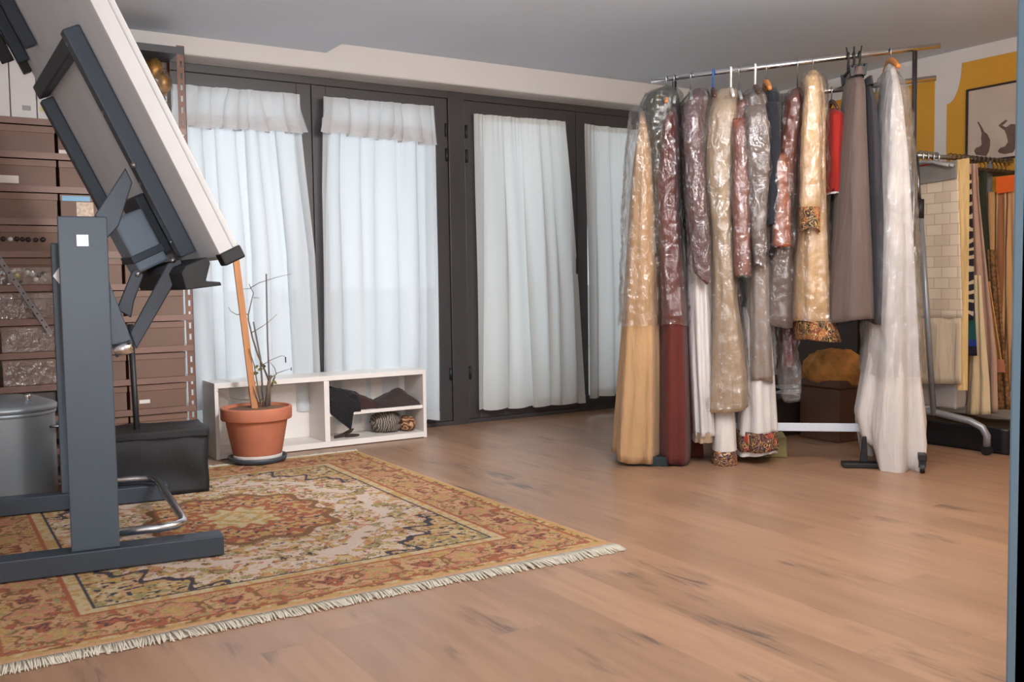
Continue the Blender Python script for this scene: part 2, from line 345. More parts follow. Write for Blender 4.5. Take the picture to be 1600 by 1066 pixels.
# ================================================================== RUG
def rug():
    cx, cy = 1.157, 4.05
    hx, hy = 1.055, 1.24
    nx, ny = 422, 496
    xs = np.linspace(-hx, hx, nx); ys = np.linspace(-hy, hy, ny)
    Xg, Yg = np.meshgrid(xs, ys)
    rng = np.random.default_rng(5)
    def vn(x, y, s, seed):
        g = np.random.default_rng(seed).random((128, 128))
        u = x * s + 40.3; v = y * s + 37.7
        i = np.floor(u).astype(int); j = np.floor(v).astype(int); fu = u - i; fv = v - j
        fu = fu * fu * (3 - 2 * fu); fv = fv * fv * (3 - 2 * fv)
        G = lambda a, b: g[a % 128, b % 128]
        return (G(i, j) * (1 - fu) + G(i + 1, j) * fu) * (1 - fv) + (G(i, j + 1) * (1 - fu) + G(i + 1, j + 1) * fu) * fv
    ax, ay = np.abs(Xg), np.abs(Yg)
    wx = ax + .03 * (vn(ax, ay, 9, 1) - .5); wy = ay + .03 * (vn(ax, ay, 9, 2) - .5)
    n1 = vn(wx, wy, 38, 3); n2 = vn(wx, wy, 46, 4); n3 = vn(wx, wy, 26, 6); n4 = vn(wx, wy, 62, 8)
    pal = {k: np.array(lin(c)[:3]) for k, c in dict(cream=(204, 182, 166), gold=(184, 148, 96), tan=(190, 150, 114), red=(160, 98, 74), navy=(76, 70, 76), olive=(154, 140, 98), rose=(182, 128, 102), brown=(130, 96, 70), pale=(192, 170, 134), mauve=(122, 84, 80)).items()}
    C = np.empty(Xg.shape + (3,)); C[:] = pal['cream']
    def put(mask, k): C[mask] = pal[k]
    ex = hx - ax; ey = hy - ay; e = np.minimum(ex, ey)        # distance to the rug's edge
    # field: cream with floral sprays
    rad = np.sqrt((Xg / .70) ** 2 + (Yg / .88) ** 2)
    dens = np.clip((.95 - np.abs(rad - .62) * .0), 0, 1)
    lane = (np.abs(rad - .82 - .04 * np.sin(8 * np.arctan2(Yg, Xg))) < .045) & (n3 < .62)
    fl = (n1 > .62) & ~lane; put(fl, 'gold'); put((n2 > .72) & ~lane, 'rose'); put((n3 > .76) & ~lane, 'olive')
    put((np.abs(n1 - .60) < .018) & ~lane & (n3 > .45), 'brown'); put((n4 > .80) & ~lane, 'brown'); put((n2 < .22) & ~lane, 'pale'); put((n1 < .16) & ~lane, 'tan')
    put((np.abs(n3 - .72) < .015) & ~lane, 'navy')
    # medallion
    th = np.arctan2(Yg, Xg)
    rm = np.sqrt((Xg / .36) ** 2 + (Yg / .44) ** 2) + .07 * np.cos(12 * th) + .05 * np.cos(4 * th)
    md = rm < 1.0
    put(md, 'red'); put(md & (n1 > .55), 'tan'); put(md & (n2 > .66), 'gold'); put(md & (n4 > .78), 'navy'); put((np.abs(rm - 1) < .05), 'brown')
    core = rm < .45
    put(core, 'pale'); put(core & (n2 > .55), 'gold'); put(core & (n4 > .72), 'olive'); put((np.abs(rm - .46) < .05), 'red')
    # corner spandrels
    fx = (hx - .34); fy = (hy - .34)
    sp = (fx - ax) / .62 + (fy - ay) / .80 + .07 * np.sin((ax - ay) * 24) + .05 * np.cos((ax - ay) * 40) < .62
    sp &= e > .30
    put(sp, 'gold'); put(sp & (n1 > .55), 'tan'); put(sp & (n3 > .62), 'olive'); put(sp & (n2 > .68), 'pale'); put(sp & (n4 > .76), 'navy'); put(sp & (n4 < .16), 'brown')
    spd = (fx - ax) / .62 + (fy - ay) / .80 + .07 * np.sin((ax - ay) * 24) + .05 * np.cos((ax - ay) * 40)
    put((np.abs(spd - .62) < .03) & (e > .30), 'navy')
    # guard stripes and main border
    along = np.where(ex < ey, Yg, Xg)
    band = e < .335; put(band, 'pale'); put(band & (n2 > .6) & (e > .293), 'gold'); put((np.abs(e - .338) < .006), 'navy')
    put(np.abs(e - .285) < .007, 'red')
    main = e < .28
    put(main, 'tan'); put(main & (n1 > .62), 'rose'); put(main & (n2 > .56), 'gold'); put(main & (n3 > .74), 'red'); put(main & (np.abs(n1 - .5) < .022), 'brown'); put(main & (np.abs(n3 - .36) < .014), 'red')
    put(main & (np.abs(n2 - .42) < .014), 'brown'); put(main & (n4 > .80), 'olive'); put(main & (n4 < .12), 'mauve')
    # big blossoms along the border
    per = .34
    for cxp in (0, .5):
        s = (np.abs(along) / per + cxp) % 1.0 - .5
        q = np.sqrt((s * per / .085) ** 2 + ((e - .17) / .07) ** 2) + .14 * np.cos(6 * np.arctan2(e - .17, s * per))
        q = q + .5 * (n3 - .5)
        put((q < 1) & main & (n4 < .7), 'tan' if cxp else 'rose'); put((q < .62) & main & (n1 > .4), 'red' if cxp else 'gold'); put((np.abs(q - .98) < .09) & main & (n2 > .35), 'brown'); put((np.abs(q - .33) < .08) & main & (n1 > .45), 'navy' if cxp else 'olive')
    put(np.abs(e - .065) < .007, 'red'); out = e < .058
    put(out, 'gold'); put(out & (n4 > .66) & (np.abs(e - .045) < .012), 'brown'); put(out & (n4 < .25) & (np.abs(e - .045) < .012), 'pale')
    put(e < .022, 'tan')
    C *= (0.9 + .2 * rng.random(Xg.shape))[..., None]
    Z = .009 + .0012 * rng.random(Xg.shape); Z[0, :] = Z[-1, :] = .004; Z[:, 0] = Z[:, -1] = .004
    V = np.stack([Xg, Yg, Z], -1).reshape(-1, 3)
    idx = np.arange(nx * ny).reshape(ny, nx)
    Fq = np.stack([idx[:-1, :-1], idx[:-1, 1:], idx[1:, 1:], idx[1:, :-1]], -1).reshape(-1, 4)
    me = bpy.data.meshes.new('persian_rug')
    me.vertices.add(len(V)); me.vertices.foreach_set('co', V.ravel())
    me.loops.add(Fq.size); me.loops.foreach_set('vertex_index', Fq.ravel().astype(np.int32))
    me.polygons.add(len(Fq)); me.polygons.foreach_set('loop_start', np.arange(0, Fq.size, 4, dtype=np.int32)); me.polygons.foreach_set('loop_total', np.full(len(Fq), 4, dtype=np.int32))
    me.update(calc_edges=True)
    ca = me.color_attributes.new('pile', 'FLOAT_COLOR', 'POINT')
    ca.data.foreach_set('color', np.concatenate([C.reshape(-1, 3), np.ones((nx * ny, 1))], 1).ravel())
    m, nt, out_ = nodes('wool_pile'); p = N(nt, 'ShaderNodeBsdfPrincipled'); p.inputs['Roughness'].default_value = .95; p.inputs['Specular IOR Level'].default_value = .1
    at = N(nt, 'ShaderNodeVertexColor'); at.layer_name = 'pile'
    nz = N(nt, 'ShaderNodeTexNoise'); nz.inputs['Scale'].default_value = 500; L(nt, coord(nt), nz.inputs['Vector'])
    L(nt, mixc(nt, .25, at.outputs['Color'], ramp(nt, nz.outputs['Fac'], [(.3, (.55, .55, .55, 1)), (.7, (1, 1, 1, 1))]), 'MULTIPLY'), p.inputs['Base Color'])
    L(nt, bump(nt, nz.outputs['Fac'], .6, .004), p.inputs['Normal']); L(nt, p.outputs[0], out_.inputs[0])
    me.materials.append(m)
    o = bpy.data.objects.new('persian_rug', me); COL.objects.link(o); o.location = (cx, cy, 0); o.rotation_euler.z = math.radians(-.3)
    tag(o, 'Persian rug with red medallion, cream field and gold border on the wooden floor', 'rug')
    # fringe along the near and far ends
    fm = mat('cream_fringe', (205, 196, 178), .95, 0, .12, 30, .4, 300)
    rn = random.Random(3)
    for sgn in (-1, 1):
        b = MB()
        nn = 420
        for i in range(nn):
            x = -hx + 2 * hx * i / (nn - 1); ln = .055 + .02 * mnoise.noise((x * 3, sgn, 0)) + .018 * rn.random() + (.02 if sgn < 0 and x > .4 else 0)
            sx = .03 * mnoise.noise((x * 9, 2.2, sgn)) + rn.uniform(-.012, .012)
            b.tube([(x, sgn * (hy - .004), .006), (x + sx * .4, sgn * (hy + ln * .5), .007 + .004 * rn.random()), (x + sx, sgn * (hy + ln), .003)], [.003, .0032, .0016], 5)
        fo = b.build('fringe', fm, o, True); fo['kind'] = 'stuff'
        b2 = MB(); b2.grid(lambda i, j: (-hx + 2 * hx * i / 200, sgn * (hy - .006 + (j * (.03 + .014 * mnoise.noise((i * .13, sgn, 4))))), .0045 - j * .001), 201, 3)
        b2.build('woven_end', fm, o, True)
    return o
rug()

# ================================================================== DRAFTING TABLE
m_tab = mat('blue_grey_table_steel', (70, 82, 94), 0.42, 0.1, 0.06, 4, .04, 200)
m_tabd = mat('dark_table_steel', (50, 60, 72), 0.45, 0.1, 0.06, 4)
m_brd = mat('board_white_laminate', (206, 204, 203), .5, 0, .02)
m_und = mat('board_grey_underside', (222, 230, 238), .6, 0, .03)
m_grey = mat('light_grey_metal_case', (140, 158, 176), .4, .1, .05)
tb = thing('drafting_table', 'tilted drafting table on two dark blue grey steel columns', 'table', (.93, 3.49, 0))
A7 = math.radians(-7.5)
TU = Vector((math.cos(A7), math.sin(A7), 0)); TV = Vector((-math.sin(A7), math.cos(A7), 0)); TO = Vector((.932, 3.491, 0))
RT = Matrix((TU, TV, Vector((0, 0, 1)))).transposed()
def T(u, v, z): return TO + TU * u + TV * v + Vector((0, 0, z))
def tbox(u0, u1, v0, v1, z0, z1, name, m, par=None, bev=.004):
    return MB().box(T((u0 + u1) / 2, (v0 + v1) / 2, (z0 + z1) / 2), (u1 - u0, v1 - v0, z1 - z0), RT).build(name, m, par or tb, bevel=bev)
FO = .008
m_tabf = mat('table_foot_steel_shaded', (56, 64, 74), .45, .1, .06, 4, .04, 200)  # table steel darkened: shade away from the flash put into the colour
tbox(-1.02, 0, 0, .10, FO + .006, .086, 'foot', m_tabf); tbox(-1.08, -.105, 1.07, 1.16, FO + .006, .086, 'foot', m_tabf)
c1 = tbox(-.510, -.353, .016, .086, .086, 1.25, 'column', m_tab)
c2 = tbox(-.552, -.395, 1.085, 1.155, .086, 1.205, 'column', m_tab)
for (u, v) in ((-.06, .05), (-.95, .05), (-.16, 1.115), (-1.0, 1.115)):
    MB().cyl(T(u, v, FO), T(u, v, FO + .012), .022, 14).build('foot_pad', m_black, tb)
# flash glints on the columns, put on as bright white shapes
m_glint_clip = mat('white_glint_and_clip', (240, 244, 250), .25, 0, .01)
tbox(-.452, -.414, .012, .016, 1.147, 1.187, 'flash_glint', m_glint_clip, c1, .001)
MB().prism([T(-.566 + .018, 1.083, 1.06), T(-.52, 1.083, 1.10), T(-.52, 1.083, 1.02)], TV * .002).build('flash_glint', m_glint_clip, c2)
# chrome foot rail between the columns
pts = [T(-.36, .06, .115)]
fr_pts = [T(-.355, .10, .118), T(-.20, .10, .118), T(-.155, .112, .118), T(-.128, .15, .118), T(-.122, .22, .118), T(-.15, .98, .118), T(-.16, 1.06, .118), T(-.19, 1.10, .118), T(-.24, 1.115, .118), T(-.40, 1.12, .118)]
MB().tube(fr_pts, .0165, 14).build('foot_rail', m_chrome, tb, True)
# board
tS = Vector((-.389, 0, .82)).normalized(); nS = Vector((tS.z, 0, -tS.x))
YN, YF = 3.34, 4.80
BA = Vector((.913, 0, 1.104))
def B(s, h, y): q = BA + tS * s + nS * h; return Vector((q.x, y, q.z))
def slab(s0, s1, h0, h1, y0, y1): return MB().prism([B(s0, h0, y0), B(s1, h0, y0), B(s1, h1, y0), B(s0, h1, y0)], (0, y1 - y0, 0))
SL = 1.27
bd = slab(0.0, SL, 0.0, .052, YN, YF).build('board', m_und, tb, bevel=.004)
slab(0.0, SL, .052, .074, YN - .002, YF + .002).build('drawing_surface', m_brd, bd, bevel=.006)
slab(0.0, SL, .0, .05, YN - .006, YN).build('edge_band', m_brd, bd, bevel=.002)
slab(-.035, .012, -.002, .078, YN - .012, YN + .05).build('corner_cap', m_black, bd, bevel=.006)
slab(-.035, .012, -.002, .078, YF - .05, YF + .012).build('corner_cap', m_black, bd, bevel=.006)
slab(-.012, .0, .004, .07, YN + .05, YF - .05).build('edge_band', m_brd, bd, bevel=.002)
# channels under the board and cross piece
def chan(s0, s1, y0, y1, d): return slab(s0, s1, -d, -.002, y0, y1)
ch1 = chan(.035, .895, 3.60, 3.665, .062).build('support_channel', m_tab, tb, bevel=.006)
ch2 = chan(.02, .82, 4.62, 4.685, .055).build('support_channel', m_tab, tb, bevel=.006)
chan(.83, .89, 3.66, 4.68, .050).build('cross_bar', m_tabd, tb, bevel=.006)
for s in (.85, .6, .33, .1): MB().cyl(B(s, -.064, 3.64) , B(s, -.058, 3.64), .008, 10).build('bolt', m_steel, ch1)
# black bracket at the far end of the board
bk = slab(.965, SL, -.035, .0, YF - .03, YF + .015); bk.add(*(lambda q: (q.v, q.f))(slab(1.03, SL, -.10, -.045, YF - .03, YF - .015)))
bk.build('end_bracket', m_black, bd, bevel=.004)
for yy in (4.70, 4.40): slab(1.0, SL, -.05, -.004, yy - .02, yy + .02).build('bracket_rib', m_tabd, bd, bevel=.004)
# tilting mechanism: strut plates, links, counterweight cases
def plate(poly, v0, v1, name, m, bev=.004):
    P0 = TO + TV * v0
    return MB().prism([onP(x, y, P0, TV) for x, y in poly], TV * (v1 - v0)).build(name, m, tb, bevel=bev)
plate([(148, 336), (168, 306), (196, 262), (207, 285), (186, 352), (168, 372)], .09, .13, 'strut_plate', m_tab)
plate([(169, 436), (171, 470), (172, 535), (187, 556), (204, 549), (207, 534)], .05, .062, 'gusset_plate', m_tab)
plate([(205, 497), (182, 484), (206, 424), (216, 420), (225, 430), (210, 470)], .10, .112, 'link_arm', m_tabd)
plate([(262, 411), (283, 404), (286, 420), (213, 546), (203, 520)], .045, .06, 'link_arm', m_tabd)
P0 = TO + TV * .04
for (x, y) in ((270, 407), (215, 428), (209, 258)):
    q = onP(x, y, P0, TV); MB().cyl(q, q - TV * .012, .010, 12).build('bolt', m_steel, tb, True)
q = onP(178, 549, P0, TV); q2 = onP(206, 541, P0, TV)
MB().cyl(q, q2, .024, 18).build('spring_cap', m_chrome, tb, True)
def cs(s0, s1, h0, h1, y0, y1, name, m, b=.01): return slab(s0, s1, h0, h1, y0, y1).build(name, m, tb, bevel=b)
cs(.03, .25, -.17, -.05, 3.86, 4.06, 'counterweight_case', m_grey)
cs(.07, .10, -.175, -.045, 3.855, 4.065, 'clamp_band', m_tab, .003)
cs(.05, .30, -.05, -.003, 3.9, 4.2, 'mounting_block', m_tabd)
# pencil ledge under the lower edge
prof = [(.873, 1.105), (.885, 1.085), (.868, 1.022), (.918, 1.018), (.922, 1.006), (.80, .992), (.785, 1.05), (.80, 1.075)]
MB().prism([(x, YN + .03, z) for x, z in prof], (0, .78, 0)).build('pencil_ledge', m_black, tb, bevel=.003)

# pole behind the black case
a_, b_ = onY(205, 545, 4.9), onY(213, 700, 4.9)
pole = thing('floor_pole', 'thin black upright pole behind the black fabric case', 'pole', (b_.x + .012, 4.9, 0))
MB().cyl((b_.x + .012, 4.9, .02), (a_.x, 4.9, a_.z + .12), .014, 12).build('shaft', m_black, pole, True)
MB().lathe((b_.x + .012, 4.9, .009), [(.001, 0), (.07, 0), (.07, .012), (.02, .03), (.001, .03)], 24).build('base', m_black, pole, True)

# black fabric case
cb = thing('fabric_case', 'black fabric storage case on the rug beside the table foot', 'case', (.98, 4.80, 0))
def softbox(x0, x1, y0, y1, z0, z1, sag=.012, n=14, seed=0, yaw=0):
    mb = MB(); bm = bmesh.new(); bmesh.ops.create_cube(bm, size=1); bmesh.ops.subdivide_edges(bm, edges=bm.edges[:], cuts=n, use_grid_fill=True)
    cx, cy, cz = (x0 + x1) / 2, (y0 + y1) / 2, (z0 + z1) / 2
    vs = []
    for v in bm.verts:
        p = Vector((v.co.x * (x1 - x0), v.co.y * (y1 - y0), v.co.z * (z1 - z0)))
        k = Vector((v.co.x, v.co.y, v.co.z)) * 2
        d = Vector((mnoise.noise((p * 7 + Vector((seed, 0, 0)))), mnoise.noise((p * 7 + Vector((0, seed, 5)))), mnoise.noise((p * 7 + Vector((3, 0, seed)))))) * sag
        if v.co.z < -.49: d.z = 0
        if v.co.z > .49: d.z -= sag * 1.2 * (1 - k.x ** 2) * (1 - k.y ** 2)
        q = p + d
        if yaw: q = Matrix.Rotation(yaw, 3, 'Z') @ q
        vs.append(q + Vector((cx, cy, cz)))
    bm.verts.index_update(); fs = [tuple(v.index for v in f.verts) for f in bm.faces]; bm.free()
    return mb.add(vs, fs)
m_case = mat('black_nylon', (20, 20, 23), .6, 0, .12, 8, .25, 90)
softbox(.70, 1.20, 4.68, 5.0, .010, .300, .012, seed=3, yaw=-.1).build('body', m_case, cb, True, bevel=0)
softbox(.70, 1.21, 4.67, 5.02, .288, .318, .012, seed=8, yaw=-.1).build('lid_flap', m_case, cb, True)

# metal bin / stock pot
m_alu = mat('brushed_aluminium', (190, 202, 212), .42, .55, .06, 3, .08, 60, stretch=(1, 1, .05))
bp = (.36, 5.10, .009)
pt = thing('stock_pot', 'large brushed aluminium pot with domed lid behind the table base', 'pot', bp)
MB().lathe(bp, [(.001, 0), (.195, 0), (.205, .012), (.205, .40), (.212, .405), (.212, .418), (.20, .42), (.001, .42)], 56).build('body', m_alu, pt, True, bevel=.003)
MB().lathe((bp[0], bp[1], bp[2] + .421), [(.001, 0), (.216, 0), (.216, .022), (.20, .032), (.14, .055), (.07, .068), (.001, .07)], 56).build('lid', m_alu, pt, True)
kn = MB().lathe((bp[0] + .08, bp[1] - .12, bp[2] + .47), [(.001, 0), (.016, 0), (.012, .012), (.02, .024), (.014, .034), (.001, .036)], 20).build('lid_knob', m_chrome, pt, True)
hd = MB().tube([Vector(bp) + Vector((.205 * math.cos(a), .205 * math.sin(a), .34)) + Vector((math.cos(a), math.sin(a), 0)) * o for a, o in ((-.6, 0), (-.6, .035), (-.35, .045), (-.1, .035), (-.1, 0))], .008, 8).build('handle', m_steel, pt, True)

# ================================================================== SHELF RACK WITH BOXES
SY, SYB = 5.40, 5.78
m_rust = mat('brown_slotted_steel', (110, 76, 60), .5, .15, .12, 12)
m_shelf = mat('brown_shelf_lip', (120, 90, 78), .45, .1, .1)
m_box = mat('brown_cardboard', (108, 79, 64), .55, 0, .07, 5, .05, 120)
m_lid = mat('brown_box_lid', (117, 86, 70), .5, 0, .07, 5)
m_paper = mat('white_paper_label', (214, 206, 200), .7)
m_slot = mat('dark_slot', (40, 28, 24), .8)
LEV = [1.865, 1.695, 1.525, 1.360, 1.195, 1.022, .850, .680, .510, .344, .175]
rk = thing('shelving_rack', 'brown slotted steel shelving rack full of boxes at the left', 'shelf', (.8, 5.6, 0))
def angle_post(x, y, sx, sy, z1):
    # L section with real slots through the front flange
    mb = MB(); w, t = .042, .0025
    mb.bb(x, x + sx * t, y, y + sy * w, .0, z1)
    zz = 0.0; pitch = .062
    mb.bb(x, x + sx * w * .34, y, y + sy * t, 0, z1); mb.bb(x + sx * w * .62, x + sx * w, y, y + sy * t, 0, z1)
    while zz < z1:
        mb.bb(x + sx * w * .34, x + sx * w * .62, y, y + sy * t, zz, min(z1, zz + pitch * .48)); zz += pitch
    return mb
angle_post(1.316, SY, -1, 1, 2.315).build('post', m_rust, rk); angle_post(1.316, SYB, -1, -1, 2.315).build('post', m_rust, rk)
angle_post(-.32, SY, 1, 1, 2.315).build('post', m_rust, rk); angle_post(-.32, SYB, 1, -1, 2.315).build('post', m_rust, rk)
for z in LEV:
    s = MB(); s.bb(-.31, 1.312, SY + .003, SYB - .003, z - .004, z); s.bb(-.31, 1.312, SY - .004, SY - .001, z - .03, z + .002)
    s.build('shelf_board', m_shelf, rk)
s = MB(); s.bb(-.31, 1.312, SY + .003, SYB - .003, 2.30, 2.304); s.bb(-.31, 1.312, SY - .004, SY - .001, 2.268, 2.306)
s.build('shelf_board', mat('dark_top_shelf', (70, 68, 70), .5), rk)
# perforated diagonal brace in front
p, q = onY(-12, 388, SY - .016), onY(80, 522, SY - .016)
d = (q - p).normalized(); br = MB(); sd = Vector((d.z, 0, -d.x))
br.prism([p - sd * .012, q - sd * .012, q + sd * .012, p + sd * .012], (0, .003, 0)).build('diagonal_brace', mat('grey_perforated_strip', (128, 122, 122), .5, .3), rk)
hb = MB(); n = int((q - p).length / .04)
for i in range(n):
    e_ = p + d * (.02 + i * .04); hb.cyl(e_ + Vector((0, -.0008, 0)), e_ + Vector((0, .002, 0)), .0045, 8)
hb.build('brace_holes', m_slot, rk)

COLS = [(.342, .657, 'left'), (.667, .957, 'middle'), (.967, 1.268, 'right')]
COLS2 = [(.05, .358, 'far left'), (.367, .657, 'left'), (.667, .957, 'middle'), (.967, 1.268, 'right')]
ORD = ['top', 'second', 'third', 'fourth', 'fifth', 'sixth', 'seventh', 'eighth', 'ninth', 'lowest']
m_blue = mat('pale_blue_paper', (120, 164, 196), .5); m_photo = mat('beige_picture_label', (196, 172, 150), .5, 0, .3, 60)
m_btn = mat('dark_brown_button', (44, 30, 30), .3, 0, .1); m_btw = mat('pearl_white_button', (206, 204, 204), .25); m_bty = mat('yellow_ring_button', (208, 196, 110), .3)
m_clear = None
def film_mat(name, tint=(1, 1, 1), gloss=.42, rough=.08, haze=.02, bscale=26, bstr=1.0):
    m, nt, out = nodes(name)
    v = coord(nt, (1.2, 1.2, .7))
    n1 = N(nt, 'ShaderNodeTexNoise'); n1.inputs['Scale'].default_value = bscale; n1.inputs['Detail'].default_value = 4; n1.inputs['Distortion'].default_value = 1.2; L(nt, v, n1.inputs['Vector'])
    n2 = N(nt, 'ShaderNodeTexVoronoi'); n2.feature = 'DISTANCE_TO_EDGE'; n2.inputs['Scale'].default_value = bscale * .55; L(nt, n1.outputs['Color'], n2.inputs['Vector'])
    wv = N(nt, 'ShaderNodeTexVoronoi'); wv.inputs['Scale'].default_value = bscale * .5; 
    mxv = nt.nodes.new('ShaderNodeVectorMath'); mxv.operation = 'MULTIPLY_ADD'; L(nt, n1.outputs['Color'], mxv.inputs[0]); mxv.inputs[1].default_value = (.12, .12, .12); L(nt, v, mxv.inputs[2]); L(nt, mxv.outputs[0], wv.inputs['Vector'])
    h = math_n(nt, 'ADD', n1.outputs['Fac'], math_n(nt, 'MULTIPLY', wv.outputs['Distance'], .8))
    nrm = bump(nt, h, bstr, .010)
    tr = N(nt, 'ShaderNodeBsdfTransparent'); tr.inputs[0].default_value = tuple(tint) + (1,)
    gl = N(nt, 'ShaderNodeBsdfGlossy'); gl.inputs['Roughness'].default_value = rough; L(nt, nrm, gl.inputs['Normal'])
    df = N(nt, 'ShaderNodeBsdfDiffuse'); df.inputs[0].default_value = (.8, .8, .8, 1)
    lw = N(nt, 'ShaderNodeLayerWeight'); lw.inputs['Blend'].default_value = .2; L(nt, nrm, lw.inputs['Normal'])
    fac = math_n(nt, 'MULTIPLY_ADD', lw.outputs['Fresnel'], .35, gloss * .35)
    m1 = nt.nodes.new('ShaderNodeMixShader'); m1.inputs[0].default_value = haze; L(nt, tr.outputs[0], m1.inputs[1]); L(nt, df.outputs[0], m1.inputs[2])
    m2 = nt.nodes.new('ShaderNodeMixShader'); L(nt, fac, m2.inputs[0]); L(nt, m1.outputs[0], m2.inputs[1]); L(nt, gl.outputs[0], m2.inputs[2])
    L(nt, m2.outputs[0], out.inputs[0]); return m
m_film = film_mat('clear_crinkled_plastic')
m_film2 = film_mat('milky_plastic', (.97, .97, .98), .16, .14, .09, 24)
for r in range(10):
    z0, z1 = LEV[r + 1] + .001, LEV[r] - .034
    for (a, b, nm) in (COLS if r < 6 else COLS2):
        if r > 7 and nm in ('left', 'far left'): continue
        if (r < 4 and nm == 'right') or (r in (6, 7) and nm == 'far left') or (r == 6 and nm == 'middle'): continue   # wholly behind the table
        lab = 'brown cardboard storage box with lid, %s row of the rack, %s column' % (ORD[r], nm)
        bx = thing('storage_box', lab, 'box', ((a + b) / 2, SY + .15, z0), 'brown storage boxes on the rack')
        rd = random.Random(r * 7 + len(nm)); dy = rd.uniform(0, .008)
        h = z1 - z0
        MB().bb(a + .003, b - .003, SY + .010 + dy, SY + .33, z0, z1 - .004).build('body', m_box, bx, bevel=.002)
        ld = MB().bb(a, b, SY + .006 + dy, SY + .334, z1 - .034, z1).build('lid', m_lid, bx, bevel=.002)
        fy = SY + .0088 + dy
        def lbl(x0, x1, za, zb, m=m_paper, name='paper_label'): return MB().bb(x0, x1, fy, fy + .001, za, zb).build(name, m, bx)
        if r == 0 and nm == 'middle': lbl(a + .006, a + .055, z0 + .004, z0 + .022); 
        if r == 1 and nm == 'left': lbl(a + .03, a + .14, z0 + .012, z0 + .05)
        if r == 2 and nm == 'middle':
            lbl(a + .01, a + .145, z1 - .034, z1 - .008, m_blue, 'blue_card').location.y -= .004; lbl(a + .078, a + .16, z0 + .004, z1 - .038, m_photo, 'picture_label')
            bx['label'] = 'brown storage box with pale blue card and picture label, third row'
        if r == 3 and nm == 'left':
            bx['label'] = 'brown storage box with a row of dark sample buttons, fourth row'
            for k, px in enumerate((5, 16, 26, 35, 44, 56, 67)):
                c_ = onY(px, 373.5 + (.5 if k % 2 else 0) + (1 if k > 3 else 0), fy)
                MB().tube([c_ + Vector((0, -.006, 0)), c_ + Vector((0, .001, 0))], .0115 if k % 2 else .0125, 14).build('sample_button', m_btw if k == 1 else m_btn, bx, True)
        if r == 4 and nm == 'left':
            bx['label'] = 'brown storage box with bagged white and yellow buttons, fifth row'
            MB().grid(lambda i, j: (a + .02 + i * (.255 / 24), fy - .010 - .004 * mnoise.noise((i * .5, j * .7, 1)), z0 + .006 + j * (.085 / 10)), 25, 11).build('clear_bag', m_film, bx, True)
            for px, py, rr, m in ((5, 427, .013, m_btn), (8, 440, .014, m_btn), (27, 431, .013, m_bty), (33, 440, .009, m_btn), (50, 428, .014, m_btw), (61, 430, .013, m_btn), (56, 437, .012, m_btw), (68, 427, .012, m_btn), (43, 426, .013, m_btw), (16, 424, .007, m_btw)):
                c_ = onY(px, py, fy - .003); MB().tube([c_ + Vector((0, -.004, 0)), c_ + Vector((0, .002, 0))], rr, 14).build('sample_button', m, bx, True)
        if r in (5, 6, 7) and nm in ('left', 'far left'):
            MB().grid(lambda i, j: (a + .005 + i * ((b - a - .01) / 24), fy - .004 - .007 * abs(mnoise.noise((i * .3 + r, j * .5, r))), z0 + .004 + j * ((z1 - z0 - .012) / 10)), 25, 11).build('clear_film', m_film, bx, True)
            bx['label'] = 'brown storage box wrapped in clear film, %s row, %s column' % (ORD[r], nm)
        if r == 8 and nm == 'right': lbl(a + .05, a + .105, z0 + .03, z0 + .05)
        if r == 9 and nm == 'right': lbl(a + .08, a + .17, z0 + .06, z0 + .085)
# white file boxes on top
m_file = mat('white_file_card', (206, 203, 202), .6, 0, .03)
for i, (a, b, lb) in enumerate(((.34, .458, 'white file box at the left end, on the rack above the brown boxes'), (.462, .578, 'white file box with faint grey mark, second of the row above the brown boxes'), (.582, .70, 'white file box with small cream mark, beside the tilted board edge'))):
    f = thing('file_box', lb, 'box', ((a + b) / 2, 5.55, LEV[0]), 'white file boxes on the rack')
    MB().bb(a, b, SY + .012, SY + .30, LEV[0] + .001, LEV[0] + .36).build('body', m_file, f, bevel=.004)
    mk = [(.01, .045, mat('cream_sticker', (208, 190, 140), .6)), (.05, .09, mat('grey_stamp', (150, 146, 150), .6)), (.01, .05, mat('cream_sticker', (208, 190, 140), .6))][i]
    MB().bb(a + mk[0], a + mk[1], SY + .0112, SY + .012, LEV[0] + .04, LEV[0] + .065).build('sticker', mk[2], f)
# plastic bag with gold things
gb = thing('plastic_bag', 'clear plastic bag of gold trimmings high on the rack', 'bag', (1.16, 5.55, LEV[0]))
m_gold = mat('gold_trim', (172, 124, 52), .35, .5, .4, 40, .5, 60)
def blob(c, r, seed, n=28, amp=.22, flat=None):
    mb = MB(); rings = []
    for i in range(1, n // 2):
        ph = PI * i / (n // 2); ring = []
        for j in range(n):
            th = 2 * PI * j / n; d_ = Vector((math.sin(ph) * math.cos(th), math.sin(ph) * math.sin(th), -math.cos(ph)))
            k = 1 + amp * mnoise.noise(d_ * 2.2 + Vector((seed, seed * .3, 1))) + amp * .5 * mnoise.noise(d_ * 6 + Vector((seed, 2, 1)))
            p_ = Vector((d_.x * r[0], d_.y * r[1], d_.z * r[2])) * k + Vector(c)
            if flat is not None: p_.z = max(p_.z, flat)
            ring.append(p_)
        rings.append(ring)
    return mb.loft(rings)
for k in range(5): blob((1.13 + .022 * k, 5.50 + .02 * (k % 2), LEV[0] + .05 + .07 * ((k * 2) % 5)), (.045, .05, .06), k + 2, 18).build('gold_trimming', m_gold, gb, True)
blob((1.17, 5.50, LEV[0] + .19), (.095, .085, .20), 11, 32, .2, LEV[0] + .002).build('bag_film', m_film, gb, True)

